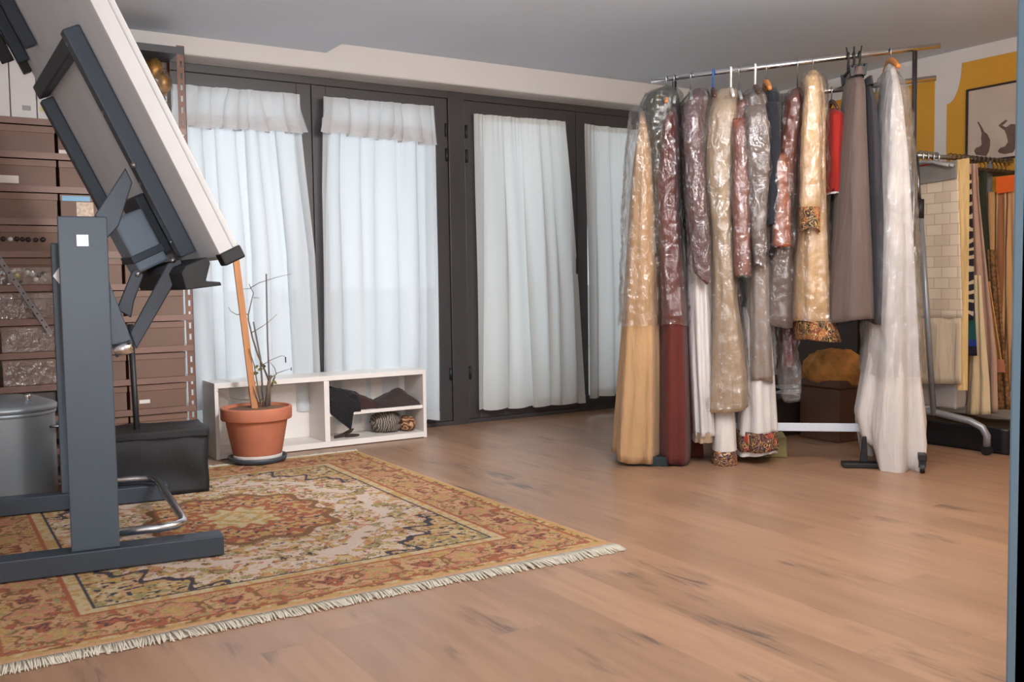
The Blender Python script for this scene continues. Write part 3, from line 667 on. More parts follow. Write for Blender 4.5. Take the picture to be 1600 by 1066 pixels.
# ================================================================== WHITE LOW CABINET
m_wc = mat('white_melamine', (226, 219, 213), .4, 0, .015)
m_wci = m_wc
CX0, CX1, CYF, CYB, CZ = 1.446, 2.806, 5.515, 5.80, .446
cab = thing('low_cabinet', 'low white open cabinet with two compartments under the curtains', 'cabinet', ((CX0 + CX1) / 2, 5.65, 0))
def cp(name, *a): return MB().bb(*a).build(name, m_wc, cab, bevel=.0015)
cp('side_panel', CX0, CX0 + .022, CYF, CYB, 0.001, CZ - .0305); cp('side_panel', CX1 - .022, CX1, CYF, CYB, 0.001, CZ - .0305)
cp('top_panel', CX0, CX1, CYF - .002, CYB, CZ - .03, CZ); cp('bottom_panel', CX0 + .0225, CX1 - .0225, CYF, CYB, .005, .04)
cp('divider', 2.108, 2.142, CYF, CYB - .013, .0405, CZ - .0305); cp('back_panel', CX0 + .0225, CX1 - .0225, CYB - .012, CYB, .0405, CZ - .0305)
cp('shelf', 2.1425, CX1 - .0225, CYF + .01, CYB - .013, .192, .214)
# cloths in it
m_dk = cloth('black_brown_cloth', (34, 32, 34)); m_mr = cloth('dark_maroon_cloth', (62, 40, 42)); m_bn = cloth('dark_brown_cloth', (60, 50, 48))
def drape(profile, y0, y1, z0, name, m, lab, cat, seed, grp=None):
    # mound of cloth: profile of (x, height) across the shelf
    def H(x):
        return poly_at([(px, h) for px, h in profile], x)
    x0, x1 = profile[0][0], profile[-1][0]; nu, nv = 46, 16
    mb = MB()
    def Pt(i, j):
        x = x0 + (x1 - x0) * i / (nu - 1); t = j / (nv - 1); y = y0 + (y1 - y0) * t
        env = math.sin(PI * min(1, max(0, t))) ** .45
        return (x, y, z0 + .002 + max(.002, H(x) * env * (1 + .14 * mnoise.noise((x * 22, y * 22, seed)))))
    mb.grid(Pt, nu, nv)
    mb.grid(lambda i, j: (x0 + (x1 - x0) * i, y0 + (y1 - y0) * j, z0 + .0015), 2, 2)
    return tag(mb.build(name, m, None, True), lab, cat, grp)
drape([(2.46, .005), (2.54, .05), (2.62, .09), (2.68, .10), (2.74, .06), (2.78, .03), (2.782, .005)], CYF + .03, CYB - .03, .214, 'folded_cloth', m_bn, 'brown folded cloth at the right on the cabinet shelf', 'cloth', 4)
drape([(2.24, .10), (2.30, .12), (2.37, .10), (2.44, .065), (2.52, .03), (2.56, .005)], CYF + .05, CYB - .02, .2155, 'folded_cloth', m_mr, 'dark maroon folded cloth in the middle of the cabinet shelf', 'cloth', 9)
# black cloth hanging over the shelf front in a point
bc = MB(); nu, nv = 30, 40
def PtB(i, j):
    u = i / (nu - 1); t = j / (nv - 1)
    if t < .45:
        k = t / .45; x = 2.148 + (.20) * u; y = CYB - .05 - (CYB - .05 - CYF - .008) * k; z = .218 + (.165 - .05 * u) * math.sin(PI * (.25 + .6 * k)) * .95 + .006 * mnoise.noise((x * 25, y * 25, 3))
        return (x, y, max(z, .220))
    k = (t - .45) / .55
    zt = .218 + (.165 - .05 * u) * math.sin(PI * .85) * .95
    tip = -.115 * max(0, 1 - abs(u - .66) / .66) if u < .66 else -.115 * max(0, 1 - (u - .66) / .10)
    zb = .21 + tip
    return (2.148 + .20 * u, CYF + .004 - .008 * math.sin(PI * k) + .004 * mnoise.noise((u * 9, k * 6, 1)), max(zt, .22) * (1 - k) + zb * k)
tag(bc.grid(PtB, nu, nv).build('draped_cloth', m_dk, None, True, solid=.002), 'black cloth hanging in a point over the cabinet shelf', 'cloth')
def stripe_mat(name, cols, scale, ax='X', dist=3.0):
    m, nt, out = nodes(name); p = N(nt, 'ShaderNodeBsdfPrincipled'); p.inputs['Roughness'].default_value = .85
    w_ = N(nt, 'ShaderNodeTexWave'); w_.bands_direction = ax; w_.inputs['Scale'].default_value = scale; w_.inputs['Distortion'].default_value = dist; w_.inputs['Detail'].default_value = 2; w_.inputs['Detail Scale'].default_value = 1.5
    L(nt, coord(nt), w_.inputs['Vector'])
    n_ = len(cols); L(nt, ramp(nt, w_.outputs['Fac'], [(i / n_, lin(c)) for i, c in enumerate(cols)], 'CONSTANT'), p.inputs['Base Color'])
    L(nt, p.outputs[0], out.inputs[0]); return m
m_str = stripe_mat('striped_grey_knit', [(60, 52, 50), (120, 112, 102), (76, 66, 60), (150, 140, 126)], 22, 'X', 4)
m_ora = stripe_mat('orange_brown_print', [(64, 40, 36), (170, 100, 50), (90, 50, 40), (186, 150, 110)], 16, 'DIAGONAL', 9)
o = blob((2.58, 5.66, .105), (.105, .09, .072), 5, 30, .25, .0415).build('bundled_scarf', m_str, None, True); tag(o, 'grey striped knitted bundle on the cabinet floor', 'scarf')
o = blob((2.715, 5.62, .087), (.058, .075, .052), 8, 26, .18, .0415).build('rolled_fabric', m_ora, None, True); tag(o, 'orange and brown rolled patterned fabric at the right cabinet end', 'fabric roll')
tk = MB(); tk.tube([(2.20, 5.60, .05), (2.26, 5.605, .058), (2.31, 5.61, .076), (2.335, 5.615, .088)], [.008, .012, .013, .006], 8); tk.tube([(2.27, 5.60, .052), (2.32, 5.59, .052), (2.36, 5.585, .051)], [.009, .011, .006], 8)
tag(tk.build('cloth_scrap', m_bn, None, True), 'small dark twisted scrap lying on the cabinet floor', 'scrap')

# ================================================================== POTTED PLANT
m_ter = mat('terracotta', (186, 112, 84), .75, 0, .09, 9, .08, 80)
m_soil = mat('dry_soil', (120, 86, 64), .95, 0, .3, 40, .8, 60)
m_twig = mat('twig_bark', (104, 88, 74), .8, 0, .2, 40, .3, 200)
m_stk = mat('raw_pine_stake', (186, 128, 84), .7, 0, .12, 6, .1, 60, stretch=(8, 8, .6))
PX, PY = 1.622, 5.305; PZ = .010
pl = thing('potted_plant', 'terracotta pot with nearly bare twigs and wooden stake on the rug', 'plant', (PX, PY, PZ))
MB().lathe((PX, PY, PZ), [(.001, 0), (.140, 0), (.158, .010), (.165, .034), (.158, .034), (.150, .016), (.001, .014)], 48).build('saucer', mat('dark_grey_saucer', (62, 66, 74), .5), pl, True)
MB().lathe((PX, PY, PZ + .016), [(.001, 0), (.133, 0), (.137, .03), (.001, .03)], 48).build('white_ring', mat('limescale_ring', (196, 186, 178), .8), pl, True)
z0 = PZ + .046
MB().lathe((PX, PY, z0), [(.001, 0), (.135, 0), (.172, .195), (.192, .197), (.196, .203), (.197, .262), (.192, .268), (.180, .268), (.176, .25), (.001, .245)], 56).build('pot', m_ter, pl, True, bevel=.002)
sr = MB().lathe((PX, PY, z0 + .246), [(.176, 0), (.15, .010), (.08, .014), (.001, .012)], 40); sr.build('soil', m_soil, pl, True)
ZS = z0 + .25
def pp(x, y, dy=0): return onY(x, y, PY + dy)
st = [pp(366, 380, -.045), pp(400, 650, -.02)]
dS = (st[1] - st[0]).normalized(); wS = Vector((dS.z, 0, -dS.x)).normalized()
MB().prism([st[0] - wS * .018 , st[0] + wS * .018, st[1] + wS * .018, st[1] - wS * .018], (0, .014, 0)).build('wooden_stake', m_stk, pl, bevel=.002)
def twig(px, r0, r1, dy=0., name='twig'):
    pts = [pp(x, y, dy + .012 * math.sin(i * 1.7 + x)) for i, (x, y) in enumerate(px)]
    rs = [r0 + (r1 - r0) * i / (len(pts) - 1) for i in range(len(pts))]
    return MB().tube(pts, rs, 7).build(name, m_twig, pl, True)
MB().tube([pp(422, 636, .03), pp(421, 600, .03), pp(418, 530, .03), pp(416, 428, .03)], [.0055, .0055, .005, .0045], 8).build('thin_stake', mat('grey_cane', (110, 100, 98), .7), pl, True)
MB().tube([pp(412, 636, 0), pp(407, 560, 0), pp(396, 503, 0)], [.006, .0055, .0045], 8).build('thin_stake', MATS['grey_cane'], pl, True)
twig([(416, 640), (419, 612), (421, 592), (424, 588)], .014, .008, 0, 'trunk')
twig([(424, 604), (428, 592), (430, 588)], .007, .003)
twig([(420, 594), (412, 575), (403, 555), (395, 530), (391, 512), (388, 500), (388, 492), (393, 470), (396, 458), (389, 444)], .006, .002)
twig([(388, 492), (383, 490), (370, 492), (360, 486), (357, 480)], .0028, .0014)
twig([(396, 465), (406, 466)], .002, .001); twig([(391, 450), (405, 442), (430, 434), (455, 428)], .0025, .001); twig([(392, 451), (378, 452)], .002, .001)
twig([(393, 520), (410, 510), (420, 503), (433, 491)], .0025, .001)
twig([(407, 632), (402, 600), (397, 570), (389, 545)], .0045, .002, -.03); twig([(404, 632), (398, 612), (394, 600)], .003, .0015, -.03)
twig([(420, 592), (432, 585), (429, 575), (422, 566)], .0035, .0015); twig([(431, 584), (445, 579), (455, 576)], .0022, .001)
twig([(405, 573), (425, 562), (440, 556), (446, 557)], .0022, .001); twig([(392, 624), (375, 624), (355, 620), (338, 611)], .002, .001, -.06); twig([(392, 626), (370, 625), (350, 618)], .002, .001, -.07)
m_leaf = mat('dull_green_leaf', (112, 108, 56), .6, 0, .3, 30)
rl = random.Random(9)
for (x, y, s) in ((392, 578, .022), (396, 584, .024), (404, 578, .02), (410, 572, .024), (399, 575, .018), (393, 586, .02), (398, 600, .014), (397, 628, .016), (410, 626, .018), (427, 596, .02), (402, 626, .014)):
    c_ = pp(x, y, -.01); d_ = Vector((rl.uniform(-1, 1), rl.uniform(-.6, .2), rl.uniform(-.5, .8))).normalized(); sd_ = d_.cross(Vector((.2, 1, .1))).normalized()
    nn = 6; mb = MB()
    def PL(i, j): t = i / nn; wd = s * .45 * math.sin(PI * min(1, t * 1.02 + .01)) ** .8; return c_ + d_ * (s * 1.6 * (t - .2)) + sd_ * wd * (j - 1) + Vector((0, -.004 * abs(j - 1) + .006 * math.sin(t * 3), 0))
    mb.grid(PL, nn + 1, 3).build('leaf', m_leaf, pl, True)
MB().tube([pp(446, 558, 0), pp(446.5, 567, 0)], [.004, .003], 7).build('plant_tag', m_black, pl); MB().tube([pp(455, 574, 0), pp(455, 579, 0)], [.002, .003], 6).build('dry_bud', m_black, pl)

# ================================================================== GARMENT RACK
RA = Vector((3.543, 3.996, 0)); RB = Vector((4.506, 3.138, 0)); RD = (RB - RA).normalized()
RN = Vector((-RD.y, RD.x, 0)); RN = RN if RN.dot(-RA) > 0 else -RN       # towards the camera
def rp(x, y, off=0.0):
    q = onP(x, y, RA + RN * off, RN); return (q - RA).dot(RD), q.z
def RW(s, n, z): return RA + RD * s + RN * n + Vector((0, 0, z))
rack = thing('garment_rack', 'chrome double rail clothes rack on castors, packed with dresses', 'clothes rack', tuple(RW(.64, 0, 0)))
sl, zl = rp(1017, 126); sr_, zr = rp(1469, 71)
def rail_z(s): return zl + (zr - zl) * (s - sl) / (sr_ - sl)
MB().tube([RW(sl, 0, zl), RW(sr_, 0, zr)], .0145, 16).build('top_rail', m_chrome, rack, True)
s2, z2 = rp(1462, 122, -.045); s1, z1_ = rp(1285, 143, -.045); k2 = (z2 - z1_) / (s2 - s1); s0 = .05
MB().tube([RW(s0, -.045, z1_ + k2 * (s0 - s1)), RW(s2, -.045, z2)], .0145, 16).build('lower_rail', m_chrome, rack, True)
su, _ = rp(1426, 400)
ub = MB().tube([RW(su, 0, .10), RW(su, 0, rail_z(su) - .014)], .0125, 14).build('upright', mat('dark_chrome', (120, 120, 126), .2, 1.0), rack, True)
MB().tube([RW(su, 0, 1.13), RW(su, 0, 1.16)], .017, 14).build('white_clip', m_glint_clip, ub, True)
MB().tube([RW(.04, -.02, .10), RW(.04, -.02, rail_z(.04) - .014)], .0125, 14).build('upright', MATS['dark_chrome'], rack, True)
m_wb = mat('white_steel_bar', (206, 212, 222), .45)
(sa, za), (sb, zb_) = rp(1060, 659), rp(1425, 679)
MB().prism([RW(sa, -.01, .165), RW(sb, -.01, .165), RW(sb, -.01, .209), RW(sa, -.01, .209)], RN * -.02).build('base_bar', m_wb, rack, bevel=.003)
def foot(p, q):
    p, q = Vector(p), Vector(q); d = (q - p).normalized(); sd = Vector((-d.y, d.x, 0)) * .02
    f = MB().prism([p - sd + Vector((0, 0, .065)), p + sd + Vector((0, 0, .065)), p + sd + Vector((0, 0, .10)), p - sd + Vector((0, 0, .10))], q - p).build('foot_bar', m_black, rack, bevel=.004)
    for e in (p + d * .02, q - d * .02):
        u_ = sd.normalized()
        MB().cyl(e - u_ * .011 + Vector((0, 0, .027)), e + u_ * .011 + Vector((0, 0, .027)), .026, 20).build('castor_wheel', m_black, f)
        MB().prism([e - u_ * .017 - d * .012 + Vector((0, 0, .03)), e + u_ * .017 - d * .012 + Vector((0, 0, .03)), e + u_ * .017 - d * .012 + Vector((0, 0, .066)), e - u_ * .017 - d * .012 + Vector((0, 0, .066))], d * .024).build('castor_fork', m_black, f)
foot(RW(su - .01, .29, 0), RW(su + .12, -.42, 0)); foot((3.42, 3.86, 0), (3.76, 4.12, 0))
pb = onz(1350, 731, 0)
q = (pb - RA); sp_, np_ = q.dot(RD), q.dot(RN)
MB().prism([RW(sp_ - .02, np_, .03), RW(sp_ + .02, np_, .03), RW(sp_ + .012, np_, .165), RW(sp_ - .006, np_, .165)], RN * -.02).build('lower_leg', m_black, rack, bevel=.003)
MB().prism([RW(sp_ - .11, np_ + .03, .003), RW(sp_ + .12, np_ + .03, .003), RW(sp_ + .12, np_ + .03, .028), RW(sp_ - .11, np_ + .03, .028)], RN * -.08).build('foot_plate', m_black, rack, bevel=.004)

def shell(out, off=.03, b0=.19, b1=.20, yo=0., yo1=None, k=7, amp=.10, seed=0, nlev=44, nseg=56, grow=0., rnd=.85, wr=0.0, cap0=True, cap1=False, topfold=.3, wavy=.012, hem=None):
    rd = random.Random(seed); ph = [rd.uniform(0, 6.3) for _ in range(6)]
    yo1 = yo if yo1 is None else yo1
    rings = []
    y0, y1 = out[0][0], out[-1][0]
    Lp = [(o_[0], o_[1]) for o_ in out]; Rp = [(o_[0], o_[2]) for o_ in out]
    for i in range(nlev):
        t = i / (nlev - 1); y = y0 + (y1 - y0) * t
        sl_, zl_ = rp(poly_at(Lp, y), y, off); sr2, zr2 = rp(poly_at(Rp, y), y, off)
        s = (sl_ + sr2) / 2; a = abs(sr2 - sl_) / 2 + grow; z = (zl_ + zr2) / 2
        b = b0 + (b1 - b0) * t + grow
        if t < .10 and cap0: b *= .35 + .65 * math.sin(PI / 2 * t / .10)
        yc = yo + (yo1 - yo) * t
        ring = []
        am = amp * (topfold + (1 - topfold) * t)
        for j in range(nseg):
            th = 2 * PI * j / nseg; c_, s_ = math.cos(th), math.sin(th)
            x = a * math.copysign(abs(c_) ** rnd, c_); yy = b * math.copysign(abs(s_) ** rnd, s_)
            f = 1 + am * (.6 * math.sin(k * th + ph[0] + .9 * t) + .4 * math.sin((k * 1.0 + 4) * th + ph[1] - t)) 
            fx = 1 + (f - 1) * .5
            zz = z
            if hem:
                xb = Lp[-1][1] + (Rp[-1][1] - Lp[-1][1]) * (c_ + 1) / 2
                zz = z + (rp(xb, poly_at(hem, xb), off)[1] - rp(xb, y1, off)[1]) * max(0, (t - .45) / .55) ** 1.3
            p_ = RW(s + x * fx, yc + yy * f, zz)
            if wr:
                e_ = Vector((p_.x * 14, p_.y * 14, p_.z * 9)); w_ = mnoise.noise(e_ + Vector((seed, 0, 0))) + .9 * (.5 - abs(mnoise.noise(e_ * 2.1 + Vector((0, seed, 0))) * 1.6)) + .3 * mnoise.noise(e_ * 5 + Vector((0, 0, seed)))
                p_ = p_ + (RD * (c_) + RN * s_) * (wr * w_)
            if t > .97: p_.z += wavy * math.sin(2 * th + ph[2])
            ring.append(p_)
        rings.append(ring)
    return MB().loft(rings, cap0, cap1)
GOUT = {}
def garment(name, label, cat, m, out, part='gown', plastic=None, plout=None, filmm=None, grp='garments on the chrome rack', **kw):
    yb, xa, xb = out[0]
    s, z = rp((xa + xb) / 2, yb)
    g = thing(name, label, cat, tuple(RW(s, 0, 0)), grp)
    shell(out, **kw).build(part, m, g, True, solid=.003)
    if plastic:
        po = plout or [o_ for o_ in out if o_[0] < plastic] + [(plastic, poly_at([(o_[0], o_[1]) for o_ in out], plastic), poly_at([(o_[0], o_[2]) for o_ in out], plastic))]
        kk = dict(kw); kk.update(grow=.017, wr=.017, amp=kw.get('amp', .1) * .6, seed=kw.get('seed', 0) + 77, cap0=True, nlev=110, nseg=90); kk.pop('hem', None)
        shell(po, **kk).build('plastic_cover', filmm or m_film, g, True)
    return g
def sleeve(g, m, out, n=.20, b=.045, seed=0, plastic=True, **kw):
    shell(out, off=n, b0=b, b1=b * .8, yo=n, k=3, amp=.06, seed=seed, nlev=40, nseg=28, wr=.006, wavy=kw.pop('wavy', .003), **kw).build('sleeve', m, g, True, solid=.002)
    if plastic: shell(out, off=n, b0=b, b1=b * .9, yo=n, k=3, amp=.06, seed=seed + 5, nlev=60, nseg=40, wr=.012, grow=.010).build('sleeve_film', m_film, g, True)
def hanger(px, py0, label, m_hook, m_bar, wd=.20, th=.010, drop=.07, low=False, neck=.10, wood=True):
    if low: s, z = rp(px, py0, -.045); zz = z1_ + k2 * (s - s1); nn = -.045
    else: s, z = rp(px, py0); zz = rail_z(s); nn = 0
    h = thing('clothes_hanger', label, 'hanger', tuple(RW(s, nn, zz)), 'hangers on the chrome rack')
    hp = [RW(s, nn - .021, zz - .012)] + [RW(s, nn + .0185 * math.cos(a), zz + .0185 * math.sin(a)) for a in [PI - i * PI / 8 for i in range(0, 10)]] + [RW(s, nn + .012, zz - .03), RW(s, nn, zz - .045), RW(s, nn, zz - neck)]
    MB().tube(hp, .0035 if m_hook is m_steel else .006, 8).build('hook', m_hook, h, True)
    pts = []
    for i in range(15):
        t = (i / 14 - .5) * 2; pts.append(RW(s, nn + t * wd, zz - neck - drop * abs(t) ** 1.4))
    MB().tube(pts, [th * (1.3 - .5 * abs((i / 14 - .5) * 2)) for i in range(15)], 10).build('shoulder_bar', m_bar, h, True)
    return h
m_wood = mat('orange_wood', (196, 124, 62), .45, 0, .12, 8); m_dwood = mat('dark_hanger_wood', (84, 50, 38), .45)
m_wplas = mat('white_plastic', (232, 228, 220), .4); m_bplas = mat('blue_strap', (52, 84, 150), .5); m_clear2 = mat('grey_hanger_plastic', (150, 150, 150), .4)
hanger(1041, 124, 'thin metal hanger leftmost on the rack, above the olive jacket', m_steel, m_wood, neck=.09)
hanger(1053, 122, 'metal hanger second from the left end, above the maroon dress', m_steel, m_clear2, neck=.10)
hanger(1079, 119, 'metal hanger above the purple brown jacket', m_steel, m_clear2, neck=.09)
hanger(1114, 115, 'dark wooden hanger tied to the rail with a blue strap', m_bplas, m_dwood, neck=.09)
hanger(1142, 111, 'white plastic hook hanger above the long grey beige coat', m_wplas, m_wplas, neck=.10)
hanger(1154, 110, 'thin metal hanger just right of the white hooked one', m_steel, m_clear2, neck=.12)
hanger(1180, 107, 'white hook hanger with brown neck above the grey jacket', m_wplas, m_dwood, neck=.10)
hanger(1197, 105, 'orange wooden hanger with metal hook above the black jacket', m_steel, m_wood, neck=.085, th=.014)
hanger(1246, 99, 'dark wooden hanger with long metal hook above the leather jacket', m_steel, m_dwood, neck=.14)
hanger(1270, 96, 'metal hook hanger above the tan robe', m_steel, m_wood, neck=.13)
for k_, (px, lb) in enumerate(((1325, 'black clip hanger, left one of three holding the taupe skirt'), (1334, 'black clip hanger, middle one of three holding the taupe skirt'), (1343, 'black clip hanger, right one of three holding the dark skirt'))):
    h = hanger(px, 88, lb, m_black, m_black, wd=.15, th=.006, drop=.0, neck=.08)
    s, z = rp(px, 88); zz = rail_z(s)
    for t in (-.12, .12): MB().prism([RW(s - .010, t - .012, zz - .13), RW(s + .010, t - .012, zz - .13), RW(s + .016, t - .012, zz - .07), RW(s - .016, t - .012, zz - .07)], RN * .024).build('clip', m_black, h, bevel=.003)
    MB().tube([RW(s, .0, zz - .01), RW(s - .012 + .01 * k_, .02, zz + .045)], .004, 6).build('strap_end', m_black, h)
hanger(1391, 81, 'orange wooden hanger at the right end, above the white dress', m_steel, m_wood, neck=.05, th=.015, wd=.19)
hanger(1299, 140, 'dark hanger on the lower rail above the red waistcoat', m_steel, m_dwood, low=True, neck=.06)

c_beige = cloth('beige_wool', (184, 146, 106)); c_maroon = cloth('maroon_wool', (96, 44, 38)); c_olive = cloth('dark_olive_cloth', (62, 58, 48)); c_purple = cloth('purple_brown_cloth', (86, 52, 54))
c_coat = cloth('grey_beige_cloth', (172, 148, 122)); c_leath = mat('red_brown_leather', (122, 66, 48), .42, 0, .15, 8, .2, 60); c_gjack = cloth('grey_brown_cloth', (104, 88, 82)); c_black = cloth('black_cloth', (40, 40, 46))
c_taupe = cloth('taupe_cloth', (106, 90, 84)); c_char = cloth('charcoal_cloth', (64, 60, 64)); c_white = cloth('white_cotton', (212, 206, 203)); c_tan = cloth('tan_cloth', (204, 166, 120)); c_red = cloth('bright_red_cloth', (150, 38, 32)); c_ivory = cloth('ivory_cloth', (208, 200, 195))
c_mauve = cloth('grey_mauve_cloth', (140, 122, 108))
def emb_mat(name, cols, line, light_, scale):
    m, nt, out = nodes(name); p = N(nt, 'ShaderNodeBsdfPrincipled'); p.inputs['Roughness'].default_value = .8
    v = coord(nt)
    a = N(nt, 'ShaderNodeTexVoronoi'); a.inputs['Scale'].default_value = scale; L(nt, v, a.inputs['Vector'])
    sp = nt.nodes.new('ShaderNodeSeparateColor'); L(nt, a.outputs['Color'], sp.inputs[0])
    n_ = len(cols); base = ramp(nt, sp.outputs[0], [(i_ / n_, lin(c)) for i_, c in enumerate(cols)], 'CONSTANT')
    def lines(sc, lo, hi, seed):
        t = N(nt, 'ShaderNodeTexNoise'); t.inputs['Scale'].default_value = sc; t.inputs['Detail'].default_value = 0; t.inputs['Distortion'].default_value = 1.5
        mp = nt.nodes.new('ShaderNodeMapping'); mp.inputs['Location'].default_value = (seed, seed, 0); L(nt, v, mp.inputs['Vector']); L(nt, mp.outputs[0], t.inputs['Vector'])
        f = math_n(nt, 'FRACT', math_n(nt, 'MULTIPLY', t.outputs['Fac'], 5.0))
        return math_n(nt, 'MULTIPLY', math_n(nt, 'GREATER_THAN', f, lo), math_n(nt, 'LESS_THAN', f, hi))
    base = mixc(nt, lines(scale * .5, .42, .62, 0), base, lin(line))
    base = mixc(nt, lines(scale * .6, .46, .54, 7), base, lin(light_))
    L(nt, base, p.inputs['Base Color']); L(nt, p.outputs[0], out.inputs[0]); return m
m_emb = emb_mat('embroidered_band_red_gold', [(84, 36, 44), (58, 34, 56), (156, 50, 40), (70, 34, 34)], (182, 146, 70), (214, 186, 160), 36)
m_emb2 = emb_mat('embroidered_band_gold_black', [(70, 42, 32), (120, 62, 34), (44, 32, 30), (150, 80, 40)], (190, 150, 84), (210, 190, 150), 36)

# --- garments, left to right
garment('dress', 'long beige dress half covered in clear plastic, leftmost on the rack', 'dress', c_beige,
        [(176, 1000, 1008), (200, 998, 1013), (250, 990, 1020), (320, 984, 1026), (507, 972, 1031), (620, 964, 1032), (715, 957, 1032)], plastic=507, seed=1, k=6, amp=.12, b1=.24, hem=[(957, 702), (972, 711), (985, 715), (1032, 715)], wavy=.002,
        plout=[(168, 990, 1012), (200, 986, 1018), (250, 982, 1022), (320, 978, 1027), (420, 975, 1031), (507, 972, 1031)])
g = garment('jacket', 'dark olive jacket between the beige and maroon dresses', 'jacket', c_olive, [(138, 1036, 1050), (150, 1012, 1060), (175, 1003, 1062), (230, 1012, 1050), (300, 1018, 1040), (400, 1020, 1038)], part='body', off=-.05, yo=-.05, b0=.2, b1=.18, seed=2, plastic=395)
g = garment('dress', 'long maroon dress with plastic over its upper half', 'dress', c_maroon,
        [(160, 1036, 1056), (200, 1031, 1062), (300, 1024, 1062), (400, 1028, 1068), (507, 1032, 1075), (600, 1031, 1077), (714, 1029, 1080)], plastic=507, seed=3, k=6, amp=.07, b1=.22,)
shell([(480, 1060, 1078), (507, 1062, 1078), (600, 1062, 1083), (674, 1062, 1089)], off=-.1, yo=-.1, b0=.12, b1=.14, seed=33, k=4, cap0=True).build('skirt_panel', c_maroon, g, True)
g = garment('skirt', 'white pleated skirt hanging behind the maroon dress', 'skirt', c_white, [(380, 1072, 1104), (420, 1072, 1110), (520, 1074, 1114), (600, 1078, 1116), (676, 1082, 1120)], off=-.02, yo=-.02, k=9, amp=.16, seed=5, b1=.2)
shell([(668, 1081, 1118), (684, 1080, 1116)], off=-.02, yo=-.02, b0=.205, b1=.205, seed=5, k=9, amp=.1, nlev=6, cap0=False, wavy=.003).build('hem_band', c_coat, g, True)
g = garment('jacket', 'purple brown jacket in plastic with pointed hem', 'jacket', c_purple, [(140, 1085, 1100), (165, 1068, 1106), (200, 1064, 1104), (260, 1068, 1100), (340, 1074, 1102), (420, 1080, 1104)], part='body', seed=6, b0=.2, b1=.17, plastic=415)
sleeve(g, c_purple, [(165, 1070, 1092), (220, 1070, 1096), (300, 1074, 1102), (380, 1079, 1108), (440, 1084, 1110)], .22, .05, 7, hem=[(1084, 423), (1104, 447), (1110, 430)])
g = garment('coat', 'long grey beige coat in clear plastic, hem above the embroidered dress', 'coat', c_coat, [(140, 1122, 1152), (160, 1108, 1160), (200, 1100, 1156), (260, 1097, 1150), (345, 1106, 1146), (470, 1112, 1152), (583, 1106, 1170), (636, 1100, 1171)], seed=8, k=5, amp=.09, b1=.22, plastic=630)
g = garment('jacket', 'red brown leather jacket right of the grey beige coat', 'jacket', c_leath, [(150, 1150, 1166), (175, 1142, 1174), (250, 1142, 1172), (350, 1144, 1172), (380, 1144, 1172)], part='body', seed=10, b0=.18, b1=.17, plastic=380)
sleeve(g, c_leath, [(185, 1146, 1168), (260, 1146, 1172), (340, 1146, 1173), (431, 1148, 1172)], .20, .045, 11)
garment('coat', 'grey mauve coat below the leather sleeve, ending above white hem', 'coat', c_mauve, [(200, 1160, 1182), (300, 1164, 1190), (430, 1166, 1200), (592, 1164, 1206)], seed=12, off=-.04, yo=-.04, k=5, amp=.08, plastic=585, filmm=m_film2)
g = garment('jacket', 'shiny grey brown jacket in plastic beside the black jacket', 'jacket', c_gjack, [(140, 1176, 1190), (160, 1160, 1200), (200, 1156, 1204), (300, 1166, 1206), (400, 1172, 1206)], part='body', seed=13, b0=.2, b1=.17, plastic=398)
sleeve(g, c_gjack, [(165, 1166, 1196), (230, 1162, 1204), (290, 1170, 1200), (350, 1174, 1196), (415, 1178, 1196)], .21, .055, 14)
g = garment('jacket', 'plain black jacket without plastic under the orange hanger', 'jacket', c_black, [(138, 1200, 1214), (155, 1194, 1219), (230, 1198, 1218), (270, 1202, 1216), (350, 1198, 1210), (400, 1196, 1206)], part='body', seed=15, b0=.2, b1=.16)
sleeve(g, c_black, [(160, 1198, 1216), (230, 1200, 1219), (300, 1200, 1216), (352, 1198, 1211)], .2, .045, 61, plastic=False)
g = garment('coat', 'grey brown coat ending mid height left of the tan robe', 'coat', c_gjack, [(150, 1215, 1232), (180, 1208, 1246), (260, 1206, 1244), (370, 1196, 1240), (508, 1188, 1238)], seed=16, off=-.06, yo=-.06, b0=.18, b1=.18, plastic=500, k=5)
g = garment('jacket', 'red brown patterned jacket in plastic left of the tan robe', 'jacket', c_leath, [(140, 1238, 1250), (165, 1222, 1254), (250, 1210, 1244), (330, 1206, 1238), (388, 1208, 1236)], part='body', seed=17, b0=.18, b1=.16, plastic=385)
sleeve(g, mat('burnt_orange_leather', (140, 74, 46), .4), [(240, 1206, 1230), (300, 1206, 1232), (385, 1207, 1236)], .18, .05, 18)
g = garment('robe', 'tan robe in plastic with patterned cuff and hem bands', 'robe', c_tan, [(112, 1264, 1276), (126, 1254, 1284), (180, 1252, 1288), (260, 1250, 1288), (360, 1244, 1290), (440, 1238, 1294), (503, 1237, 1300)], seed=19, k=5, amp=.08, b0=.19, b1=.19, plastic=500)
shell([(500, 1240, 1303), (531, 1244, 1312)], b0=.19, b1=.19, seed=19, k=5, amp=.12, nlev=8, cap0=False, wavy=.008).build('hem_band', m_emb2, g, True, solid=.002)
sleeve(g, c_tan, [(118, 1258, 1278), (200, 1253, 1281), (300, 1250, 1281), (330, 1249, 1281)], .2, .06, 20)
shell([(324, 1248, 1281), (360, 1249, 1281)], off=.2, yo=.2, b0=.062, b1=.062, seed=20, k=3, amp=.05, nlev=6, cap0=False, nseg=28).build('cuff_band', m_emb2, g, True)
g = garment('waistcoat', 'bright red waistcoat on the lower rail behind the taupe skirt', 'waistcoat', c_red, [(172, 1294, 1306), (185, 1288, 1316), (250, 1287, 1318), (306, 1286, 1320)], part='body', seed=21, off=-.06, yo=-.06, b0=.15, b1=.15)
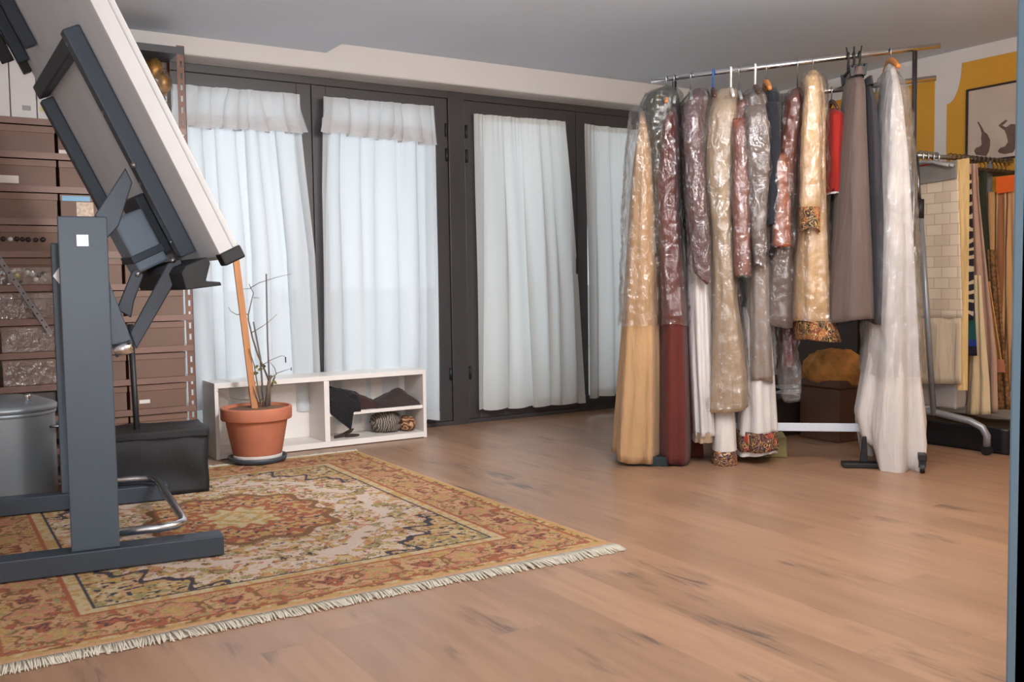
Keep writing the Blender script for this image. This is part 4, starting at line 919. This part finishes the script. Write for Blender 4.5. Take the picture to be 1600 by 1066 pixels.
shell([(303, 1287, 1319), (308, 1286, 1320)], off=-.06, yo=-.06, b0=.152, b1=.152, seed=21, nlev=4, cap0=False, amp=.08, k=7).build('white_trim', c_white, g, True)
garment('trousers', 'dark trousers hanging below the red waistcoat', 'trousers', c_char, [(300, 1292, 1318), (400, 1286, 1326), (505, 1284, 1330)], part='legs', seed=22, off=-.16, yo=-.16, b0=.12, b1=.14, plastic=500)
g = garment('skirt', 'long taupe skirt on black clips with wide even hem', 'skirt', c_taupe, [(112, 1328, 1344), (130, 1322, 1350), (200, 1314, 1352), (350, 1302, 1358), (430, 1292, 1362), (500, 1284, 1366)], seed=23, k=5, amp=.05, b0=.15, b1=.24)
shell([(111, 1328.5, 1344.5), (124, 1323, 1348.5)], b0=.152, b1=.158, seed=23, k=5, amp=.02, nlev=6, cap0=False, wavy=0).build('waistband', c_taupe, g, True)
g = garment('skirt', 'dark charcoal skirt between the taupe skirt and white dress', 'skirt', c_char, [(128, 1348, 1356), (160, 1348, 1362), (230, 1350, 1370), (350, 1352, 1376), (502, 1350, 1380)], seed=24, off=-.03, yo=-.03, k=4, amp=.05, b0=.15, b1=.2)
shell([(127, 1347.5, 1356.5), (140, 1347.5, 1359)], off=-.03, yo=-.03, b0=.152, b1=.158, seed=24, k=4, amp=.02, nlev=6, cap0=False, wavy=0).build('waistband', c_char, g, True)
garment('dress', 'long white dress at the right end, pointed hem near the floor', 'dress', c_ivory, [(100, 1388, 1396), (125, 1383, 1400), (165, 1377, 1406), (250, 1371, 1416), (350, 1366, 1422), (500, 1358, 1430), (582, 1353, 1434), (684, 1338, 1446), (728, 1346, 1440)], seed=25, k=6, amp=.2, b0=.17, b1=.25, wavy=.004, topfold=.12, plastic=580, hem=[(1350, 684), (1358, 700), (1372, 747), (1400, 730), (1425, 731), (1432, 728), (1438, 690)],
        plout=[(112, 1384, 1402), (165, 1376, 1414), (250, 1370, 1422), (350, 1366, 1426), (500, 1358, 1432), (582, 1353, 1436)], filmm=m_film2)
# embroidered white dresses below
g = garment('dress', 'white dress with red gold embroidered hem, lower and nearer one', 'dress', c_ivory, [(580, 1122, 1144), (640, 1115, 1148), (705, 1112, 1151)], seed=26, off=.08, yo=.06, k=4, amp=.05, b0=.07, b1=.13, cap0=True)
shell([(701, 1111.5, 1151.5), (728, 1111, 1152)], off=.08, yo=.06, b0=.132, b1=.133, seed=26, k=4, amp=.05, nlev=6, cap0=False, wavy=.004).build('hem_band', m_emb, g, True, solid=.002)
g = garment('dress', 'white dress with red gold embroidered hem, higher and farther one', 'dress', c_white, [(480, 1160, 1200), (580, 1154, 1208), (672, 1150, 1213)], seed=27, off=-.05, yo=-.05, k=6, amp=.12, b0=.16, b1=.2, topfold=.8)
shell([(668, 1149.5, 1213.5), (698, 1149, 1214)], off=-.05, yo=-.05, b0=.202, b1=.203, seed=27, k=6, amp=.12, nlev=6, cap0=False, topfold=1, wavy=.004).build('hem_band', m_emb, g, True, solid=.002)
shell([(697, 1149, 1213), (704, 1149, 1213)], off=-.05, yo=-.05, b0=.19, b1=.19, seed=27, k=6, amp=.12, nlev=4, cap0=False, topfold=1).build('lining_hem', c_white, g, True)
# crumpled film bag hanging low
g = thing('plastic_garment_bag', 'crumpled clear plastic bag with purple cloth hanging below the coats', 'bag', tuple(RW(.55, -.1, .4)), 'garments on the chrome rack')
shell([(440, 1216, 1236), (500, 1214, 1244), (560, 1216, 1250), (625, 1222, 1250)], off=-.12, yo=-.12, b0=.07, b1=.06, seed=41, wr=.02, k=5, amp=.15, cap1=True).build('film', m_film, g, True)
shell([(430, 1222, 1236), (520, 1220, 1244), (570, 1224, 1240)], off=-.12, yo=-.12, b0=.04, b1=.03, seed=42, wr=.008, cap1=True).build('purple_cloth', cloth('plum_cloth', (104, 44, 58)), g, True)

# ================================================================== BEHIND AND BELOW THE RACK
m_fur = mat('brown_fur', (176, 122, 62), .95, 0, .45, 14, 1.0, 160, stretch=(1, 1, .6))
fc = onz(1308, 655, .0)
fX, fY = 4.72, 3.98
fpt = onP(1305, 578, Vector((fX, fY, 0)), -FWD)
st_ = thing('fur_stool', 'wooden stool with a thick brown fur cover behind the rack', 'stool', (fpt.x, fpt.y, 0))
def furcap(c, r):
    mb = blob(c, r, 3, 60, .06); mb2 = []
    for v in mb.v:
        p_ = Vector(v); d_ = (p_ - Vector(c)); mb2.append(p_ + d_.normalized() * .010 * mnoise.noise(p_ * 40) + Vector((0, 0, -.006 * abs(mnoise.noise(p_ * 60)))))
    mb.v = [tuple(v) for v in mb2]; return mb
furcap((fpt.x, fpt.y, fpt.z), (.20, .21, .135)).build('fur_cover', m_fur, st_, True)
m_sw = mat('brown_stool_wood', (84, 54, 40), .5, 0, .15, 6)
MB().bb(fpt.x - .15, fpt.x - .004, fpt.y - .15, fpt.y + .15, .001, fpt.z - .10).build('side_panel', m_sw, st_, bevel=.006)
MB().bb(fpt.x + .004, fpt.x + .15, fpt.y - .15, fpt.y + .15, .001, fpt.z - .10).build('side_panel', m_sw, st_, bevel=.006)
MB().bb(fpt.x - .17, fpt.x + .17, fpt.y - .17, fpt.y + .17, fpt.z - .098, fpt.z - .05).build('seat', m_sw, st_, bevel=.01)
cup = thing('cupboard', 'dark brown cupboard against the right wall, behind the fur covered stool', 'cupboard', (5.7, 4.9, 0))
m_cup = mat('dark_cupboard_wood', (60, 46, 42), .5, 0, .12, 5, stretch=(4, 4, .5))
MB().bb(5.45, 5.955, 4.2, 5.6, .06, 1.06).build('body', m_cup, cup, bevel=.004); MB().bb(5.47, 5.955, 4.22, 5.58, .001, .06).build('plinth', m_cup, cup)
MB().bb(5.42, 5.958, 4.17, 5.63, 1.0605, 1.085).build('top', m_cup, cup, bevel=.004)
for y_ in (4.21, 4.91): MB().bb(5.432, 5.449, y_, y_ + .68, .08, 1.04).build('door', m_cup, cup, bevel=.003)
tkc = onP(1232, 640, Vector((4.75, 4.45, 0)), -FWD)
tr = thing('storage_chest', 'dark brown low chest behind the rack base', 'chest', (tkc.x, tkc.y, 0))
MB().bb(tkc.x - .36, tkc.x + .2, tkc.y - .2, tkc.y + .3, .002, .225).build('body', mat('dark_chest_wood', (56, 44, 40), .5, 0, .1), tr, bevel=.006)
MB().bb(tkc.x - .37, tkc.x + .21, tkc.y - .21, tkc.y + .31, .2252, .245).build('lid', mat('dark_chest_wood', (56, 44, 40), .5), tr, bevel=.004)
m_pap = mat('pale_paper', (200, 204, 208), .6)
for k_, (dx, dy, w_, d_, a_, lb, mm) in enumerate(((-.02, -.05, .22, .16, .3, 'white paper folder flat on the dark chest', m_pap), (.10, .06, .2, .2, -.4, 'grey blue sheet leaning over the chest edge', mat('blue_grey_paper', (150, 164, 176), .6)))):
    tag(MB().box((tkc.x + dx, tkc.y + dy, .253 + .014 * k_), (w_, d_, .012), Matrix.Rotation(a_, 3, 'Z')).build('paper_folder', mm, None, bevel=.001), lb, 'folder')
# green cloth box and dark red bag on the floor under the dresses
gp = onz(1190, 712, 0)
gbx = softbox(gp.x - .16, gp.x + .16, gp.y - .05, gp.y + .15, .002, .115, .008, seed=4, yaw=-.7)
tag(gbx.build('canvas_box', cloth('khaki_canvas', (128, 118, 78)), None, True), 'flat khaki canvas bag on the floor under the embroidered dresses', 'bag')
mp_ = onz(1100, 715, 0)
tag(softbox(mp_.x - .05, mp_.x + .07, mp_.y + .02, mp_.y + .2, .002, .2, .01, seed=6, yaw=-.7).build('fabric_bag', c_maroon, None, True), 'dark red fabric bag on the floor between the white hems', 'bag')
sp1 = onz(1043, 724, 0)
tag(softbox(sp1.x - .20, sp1.x + .02, sp1.y - .02, sp1.y + .12, .002, .055, .01, seed=7, yaw=-.72).build('shoe_bag', mat('dark_teal_cloth', (26, 38, 40), .7), None, True), 'dark teal bag on the floor under the beige and maroon dresses', 'bag')

# ================================================================== SECOND RACK, SAMPLES, PICTURE
m_gt = mat('grey_tube_paint', (146, 148, 154), .35, .4, .05)
r2 = thing('sample_rack', 'grey tubular sample rack on castors beside the yellow wall', 'rack', (5.0, 3.4, 0))
fa, fb = Vector((4.83, 3.93, 0)), Vector((5.03, 3.035, 0))
def arch(a, b, h):
    pts = []
    for t, z in ((0, .05), (0.0, .12), (.03, .165), (.1, .195), (.3, .215), (.5, .222), (.7, .215), (.9, .185), (.97, .155), (1.0, .11), (1, .05)):
        p_ = a.lerp(b, t); pts.append((p_.x, p_.y, z))
    return pts
ap = arch(fa, fb, .2)
base = MB().tube(ap, .020, 12).build('foot_arch', m_gt, r2, True)
for p_ in (fa, fb):
    MB().cyl((p_.x - .014, p_.y, .029), (p_.x + .014, p_.y, .029), .028, 18).build('castor_wheel', m_black, base)
    MB().cyl((p_.x, p_.y, .03), (p_.x, p_.y, .06), .012, 10).build('castor_stem', m_black, base)
ub0 = onX(1459, 648, 4.955); utop = onX(1432, 243, 4.955)
um = ub0.lerp(utop, .79)
MB().tube([ub0, um], .0165, 14).build('upright', m_gt, r2, True); MB().tube([um, utop], .011, 12).build('inner_tube', MATS['dark_chrome'], r2, True)
cl = MB().tube([um - Vector((0, 0, .05)), um + Vector((0, 0, .06))], .022, 14).build('height_clamp', m_black, r2, True)
MB().tube([um + Vector((-.02, .0, .0)), um + Vector((-.05, .045, 0))], [.008, .02], 12).build('clamp_knob', m_black, cl, True)
rz = utop.z; ry = utop.y
MB().tube([utop, (5.93, ry, rz + .02)], .0135, 14).build('rail', m_steel, r2, True)
fa2, fb2 = Vector((5.62, 3.93, 0)), Vector((5.72, 3.05, 0))
MB().tube(arch(fa2, fb2, .2), .0165, 12).build('foot_arch', m_gt, r2, True)
MB().tube([(5.02, 3.45, .22), (5.68, 3.45, .22)], .014, 10).build('cross_tube', m_gt, r2, True)
MB().tube([(5.67, 3.45, .22), (5.69, ry, rz + .01)], .0165, 12).build('upright', m_gt, r2, True)
# header with hanging samples
def hang(name, lab, cat, X, ytop, out, m, th=.012, amp=.012, k=3, seed=0, grp='samples on the second rack', part='fabric'):
    """cloth hanging in the plane across the rail at distance X; out=[(y,xl,xr)] seen there"""
    p0 = onX(out[0][1], out[0][0], X)
    g_ = thing(name, lab, cat, (X, p0.y, p0.z), grp)
    nl, nu_ = 30, 36; ph = seed * 1.7
    Lp = [(o_[0], o_[1]) for o_ in out]; Rp = [(o_[0], o_[2]) for o_ in out]
    def Pt(i, j):
        t = j / (nl - 1); y = out[0][0] + (out[-1][0] - out[0][0]) * t; u_ = i / (nu_ - 1)
        a_, b_ = onX(poly_at(Lp, y), y, X), onX(poly_at(Rp, y), y, X); q_ = a_.lerp(b_, u_)
        return (X + amp * (.3 + .7 * t) * math.sin(2 * PI * k * u_ + ph + t), q_.y, q_.z)
    MB().grid(Pt, nu_, nl).build(part, m, g_, True, solid=th)
    return g_
def tile_mat():
    m, nt, out = nodes('cream_tile_sample_cloth'); p = N(nt, 'ShaderNodeBsdfPrincipled'); p.inputs['Roughness'].default_value = .7
    t = nt.nodes.new('ShaderNodeTexCoord'); sx = nt.nodes.new('ShaderNodeSeparateXYZ'); L(nt, t.outputs['Object'], sx.inputs[0]); cb_ = nt.nodes.new('ShaderNodeCombineXYZ'); L(nt, sx.outputs[1], cb_.inputs[0]); L(nt, sx.outputs[2], cb_.inputs[1])
    br_ = N(nt, 'ShaderNodeTexBrick'); br_.inputs['Scale'].default_value = 1.0; br_.inputs['Brick Width'].default_value = .10; br_.inputs['Row Height'].default_value = .062; br_.inputs['Mortar Size'].default_value = .003
    br_.inputs['Color1'].default_value = lin((200, 178, 154)); br_.inputs['Color2'].default_value = lin((222, 204, 182)); br_.inputs['Mortar'].default_value = lin((188, 165, 142))
    L(nt, cb_.outputs[0], br_.inputs['Vector']); L(nt, br_.outputs['Color'], p.inputs['Base Color']); L(nt, p.outputs[0], out.inputs[0]); return m
XH = 5.07
sw = hang('sample_hanger', 'grey headed sample hanger with cream tile patterned cloth', 'sample hanger', XH, 0, [(272, 1412, 1497), (440, 1412, 1502), (497, 1412, 1504)], tile_mat(), .006, .004, 2)
a_, b_ = onX(1412, 265, XH - .006), onX(1496, 250, XH - .006); c_, d_ = onX(1496, 279, XH - .006), onX(1412, 293, XH - .006)
hd_ = MB().prism([a_, b_, c_, d_], (-.012, 0, 0)).build('header_board', mat('grey_header_board', (128, 122, 116), .55), sw, bevel=.003)
for (x, y) in ((1446, 282), (1485, 275)): q_ = onX(x, y, XH - .018); MB().cyl(q_, q_ + Vector((-.004, 0, 0)), .006, 10).build('rivet', m_steel, hd_)
a_, b_ = onX(1494, 250, XH + .01), onX(1513, 247, XH + .01); c_, d_ = onX(1510, 610, XH + .01), onX(1496, 610, XH + .01)
MB().prism([a_, b_, onX(1513, 285, XH + .01), c_, d_], (.012, 0, 0)).build('cream_backing', cloth('yellow_cream_cloth', (226, 190, 130)), sw)
MB().grid(lambda i, j: onX(1412 + (1502 - 1412) * i / 20, 497 + (600 - 497) * j / 10, XH + .004 * math.sin(i * .9)), 21, 11).build('plain_cloth', cloth('plain_cream_cloth', (206, 186, 160)), sw, True, solid=.006)
m_zeb = stripe_mat('zebra_print', [(40, 34, 44), (40, 34, 44), (206, 190, 160)], 5.0, 'Z', 6)
hang('fabric_sample', 'narrow zebra striped sample cloth right of the cream tile sample', 'fabric sample', 5.17, 0, [(272, 1502, 1517), (400, 1505, 1521), (470, 1505, 1521), (500, 1505, 1520)], m_zeb, .005, .004, 1, 1)
g = hang('fabric_sample', 'blue and green sample cloth below the zebra stripes', 'fabric sample', 5.21, 0, [(450, 1508, 1521), (500, 1508, 1524), (556, 1508, 1527)], stripe_mat('navy_green_blocks', [(38, 92, 90), (36, 60, 140), (34, 34, 50)], .9, 'Z', 0), .005, .003, 1, 2)
hang('cloth_length', 'long grey rose cloth hanging right of the zebra sample', 'cloth', 5.30, 0, [(256, 1515, 1528), (300, 1515, 1530), (440, 1517, 1545), (560, 1516, 1558), (646, 1510, 1560)], cloth('grey_rose_cloth', (182, 146, 126)), .006, .014, 2, 3)
hang('cloth_length', 'cream cloth with wide hem at the bottom beside the sample rack', 'cloth', 5.26, 0, [(430, 1520, 1532), (520, 1518, 1538), (600, 1513, 1545), (648, 1510, 1546)], cloth('cream_linen', (214, 190, 152)), .006, .012, 2, 4)
hang('cloth_length', 'dark green cloth hanging under the wire clips', 'cloth', 5.50, 0, [(268, 1530, 1542), (300, 1530, 1541), (420, 1536, 1548), (520, 1544, 1556)], cloth('dark_green_cloth', (56, 58, 44)), .006, .006, 1, 5)
g = hang('cloth_length', 'peach and gold shaded cloth with pink tag', 'cloth', 5.42, 0, [(440, 1530, 1546), (500, 1532, 1556), (560, 1534, 1566), (580, 1536, 1570)], cloth('ochre_peach_cloth', (202, 152, 92)), .006, .01, 2, 6)
MB().prism([onX(1543, 562, 5.395), onX(1568, 562, 5.395), onX(1570, 582, 5.395), onX(1545, 582, 5.395)], (.004, 0, 0)).build('pink_tag', cloth('salmon_card', (204, 130, 104)), g)
hang('cloth_length', 'leopard brown cloth with its lower end near the castor', 'cloth', 5.50, 0, [(390, 1543, 1557), (500, 1550, 1566), (640, 1552, 1580)], mat('leopard_cloth', (128, 88, 48), .8, 0, .7, 60), .006, .01, 2, 7)
g = hang('stripe_sample', 'tan and brown striped cloth hanging under an orange card', 'fabric sample', 5.62, 0, [(300, 1540, 1590), (450, 1544, 1594), (610, 1552, 1600)], stripe_mat('tan_brown_stripes', [(196, 150, 100), (110, 66, 46), (206, 170, 124), (150, 96, 60)], 2.6, 'Y', .5), .008, .012, 4, 8)
MB().prism([onX(1556, 278, 5.60), onX(1592, 272, 5.60), onX(1594, 297, 5.60), onX(1557, 303, 5.60)], (.006, 0, 0)).build('orange_card', mat('orange_card', (226, 96, 24), .6), g)
# row of wire clips on the rail
for k_ in range(14):
    x = 5.28 + k_ * .045
    h_ = thing('wire_clip_hanger', 'bronze wire clip hanger, %s from the sample board in the clip row' % ['nearest', 'second', 'third', 'fourth', 'fifth', 'sixth', 'seventh', 'eighth', 'ninth', 'tenth', 'eleventh', 'twelfth', 'thirteenth', 'fourteenth'][k_], 'hanger', (x, ry, rz), 'wire clip hangers on the second rack')
    MB().tube([(x, ry - .02, rz - .012)] + [(x, ry + .018 * math.cos(a), rz + .012 + .018 * math.sin(a)) for a in [PI - i * PI / 6 for i in range(7)]] + [(x, ry, rz - .02), (x, ry, rz - .055)], .0035, 6).build('hook', mat('bronze_wire', (96, 76, 56), .4, .6), h_, True)
    MB().bb(x - .004, x + .004, ry - .11, ry + .11, rz - .072, rz - .055).build('clip_bar', MATS['bronze_wire'], h_)
# loose hangers on top of the sample header
for k_, (x, lb, mm) in enumerate(((1428, 'chrome hanger hook beside the rack post above the sample board', m_steel), (1446, 'chrome hanger hook left of the red tab', m_steel), (1462, 'hanger hook with red tab on the sample rack rail', mat('red_tab', (206, 36, 32), .5)), (1478, 'chrome hanger hook right of the red tab', m_steel))):
    X_ = 4.99 + .05 * k_
    h_ = thing('empty_hanger', lb, 'hanger', (X_, ry, rz), 'empty hangers on the sample rack')
    MB().tube([(X_, ry + .025, rz - .01)] + [(X_, ry - .022 * math.cos(a), rz + .004 + .022 * math.sin(a)) for a in [PI - i * PI / 6 for i in range(7)]] + [(X_, ry - .02, rz - .02), (X_, ry, rz - .04)], .005, 7).build('hook', m_steel, h_, True)
    MB().tube([(X_, ry + .18, rz - .075), (X_, ry + .08, rz - .045), (X_, ry, rz - .035), (X_, ry - .08, rz - .045), (X_, ry - .18, rz - .075)], .010, 8).build('arm', mm if k_ == 2 else m_clear2, h_, True)
# black bag and clear bag on the floor beneath
bq = onz(1490, 702, 0)
tag(softbox(bq.x + .04, bq.x + .46, bq.y - .30, bq.y + .34, .002, .14, .018, seed=9).build('floor_bag', mat('black_bin_liner', (24, 24, 30), .35, 0, .1), None, True), 'black plastic bag on the floor under the sample rack', 'bag')
cq = onX(1465, 625, 5.16)
tag(softbox(5.12, 5.20, cq.y - .15, cq.y + .18, .225, .37, .012, seed=12).build('clear_packet', mat('milky_packet', (168, 160, 156), .35), None, True), 'milky plastic packet resting on the sample rack foot', 'packet')
# framed picture
pf = thing('framed_picture', 'black framed picture of two brown seated figures on the yellow wall', 'picture', (5.96, 3.3, 1.76))
ya, yb, za_, zb2 = 3.765, 2.9, 1.757, 2.218
MB().bb(5.966, 5.972, yb, ya, za_, zb2).build('print', mat('warm_grey_print', (196, 178, 164), .5), pf)
fm_ = MB(); fm_.bb(5.955, 5.972, yb - .012, ya + .012, zb2, zb2 + .012); fm_.bb(5.955, 5.972, yb - .012, ya + .012, za_ - .012, za_); fm_.bb(5.955, 5.972, ya, ya + .012, za_, zb2); fm_.bb(5.955, 5.972, yb - .012, yb, za_, zb2)
fm_.build('frame', mat('dark_picture_frame', (44, 32, 28), .4), pf)
m_fig = mat('brown_figure_ink', (104, 82, 72), .6, 0, .2, 40)
def figure(pts):
    return MB().prism([onX(x, y, 5.9655) for x, y in pts], (-.0008, 0, 0)).build('printed_figure', m_fig, pf)
figure([(1522, 236), (1525, 231), (1531, 229), (1534, 226), (1533, 216), (1534, 208), (1531, 199), (1527, 191), (1529, 190), (1534, 198), (1538, 206), (1543, 210), (1547, 218), (1547, 228), (1545, 237), (1541, 244), (1533, 243), (1525, 242)])
figure([(1559, 236), (1563, 231), (1570, 229), (1575, 222), (1573, 212), (1570, 204), (1563, 199), (1560, 196), (1566, 191), (1572, 187), (1574, 189), (1569, 194), (1566, 196), (1572, 199), (1579, 194), (1586, 194), (1591, 206), (1590, 226), (1583, 238), (1570, 241), (1561, 239)])

# ================================================================== LIGHT
w = bpy.data.worlds.new('overcast_sky'); scene.world = w; w.use_nodes = True
bg = w.node_tree.nodes['Background']; bg.inputs[0].default_value = (0.86, 0.93, 1.0, 1); bg.inputs[1].default_value = 0.76
def light(name, kind, loc, energy, color=(1, 1, 1), size=.2, rot=None, **kw):
    l = bpy.data.lights.new(name, kind); l.energy = energy; l.color = color
    if kind == 'AREA': l.size = size
    else: l.shadow_soft_size = size
    for k_, v_ in kw.items(): setattr(l, k_, v_)
    o = bpy.data.objects.new(name, l); COL.objects.link(o); o.location = loc
    if rot: o.rotation_euler = rot
    return o
# daylight entering through each glazed door
for i, (a, b) in enumerate(DOORS):
    light('daylight_%d' % (i + 1), 'AREA', ((a + b) / 2, 6.35, 1.3), 10.5, (.84, .92, 1.0), .8, (math.radians(-90), 0, 0), shape='RECTANGLE', size_y=2.0)
# camera flash
fl = CAM + RIGHT * .05 + UP * .12 + FWD * -.02
light('camera_flash', 'POINT', fl, 110, (1.0, .98, .98), .025)
# warm room lamp on the right, and unseen fill lights added around it
light('room_fill', 'POINT', (2.2, 1.35, 2.2), 50, (.94, .97, 1.0), .16)  # unseen point light added to raise the ambient level
light('pendant_lamp_2', 'POINT', (3.9, 1.35, 2.3), 46, (1.0, .80, .58), .16)
light('back_fill', 'AREA', (2.3, 2.5, 2.41), 34, (.95, .98, 1.0), 1.0, (math.radians(38), 0, math.radians(-12)))  # unseen area light added to brighten the back of the room
def aim(a, b): return (Vector(b) - Vector(a)).to_track_quat('-Z', 'Y').to_euler()
light('cabinet_fill', 'SPOT', (1.75, 2.3, 2.36), 270, (.96, .98, 1.0), .14, aim((1.75, 2.3, 2.36), (1.75, 5.5, .45)), spot_size=math.radians(64), spot_blend=.9)  # unseen spot added to brighten the cabinet and curtains
light('ceiling_fill', 'SPOT', (2.3, 1.0, 1.85), 150, (.95, .97, 1.0), .2, aim((2.3, 1.0, 1.85), (2.7, 4.0, 2.75)), spot_size=math.radians(120), spot_blend=1.0)  # unseen upward spot added to brighten the ceiling and lintel

# ------------------------------------------------------------------ render look
scene.view_settings.view_transform = 'Standard'
scene.view_settings.look = 'None'
scene.view_settings.exposure = 0.08
scene.view_settings.gamma = 1.0
scene.view_settings.use_curve_mapping = False
scene.cycles.max_bounces = 10
scene.cycles.transparent_max_bounces = 24
scene.cycles.sample_clamp_indirect = 6
scene.cycles.use_denoising = True
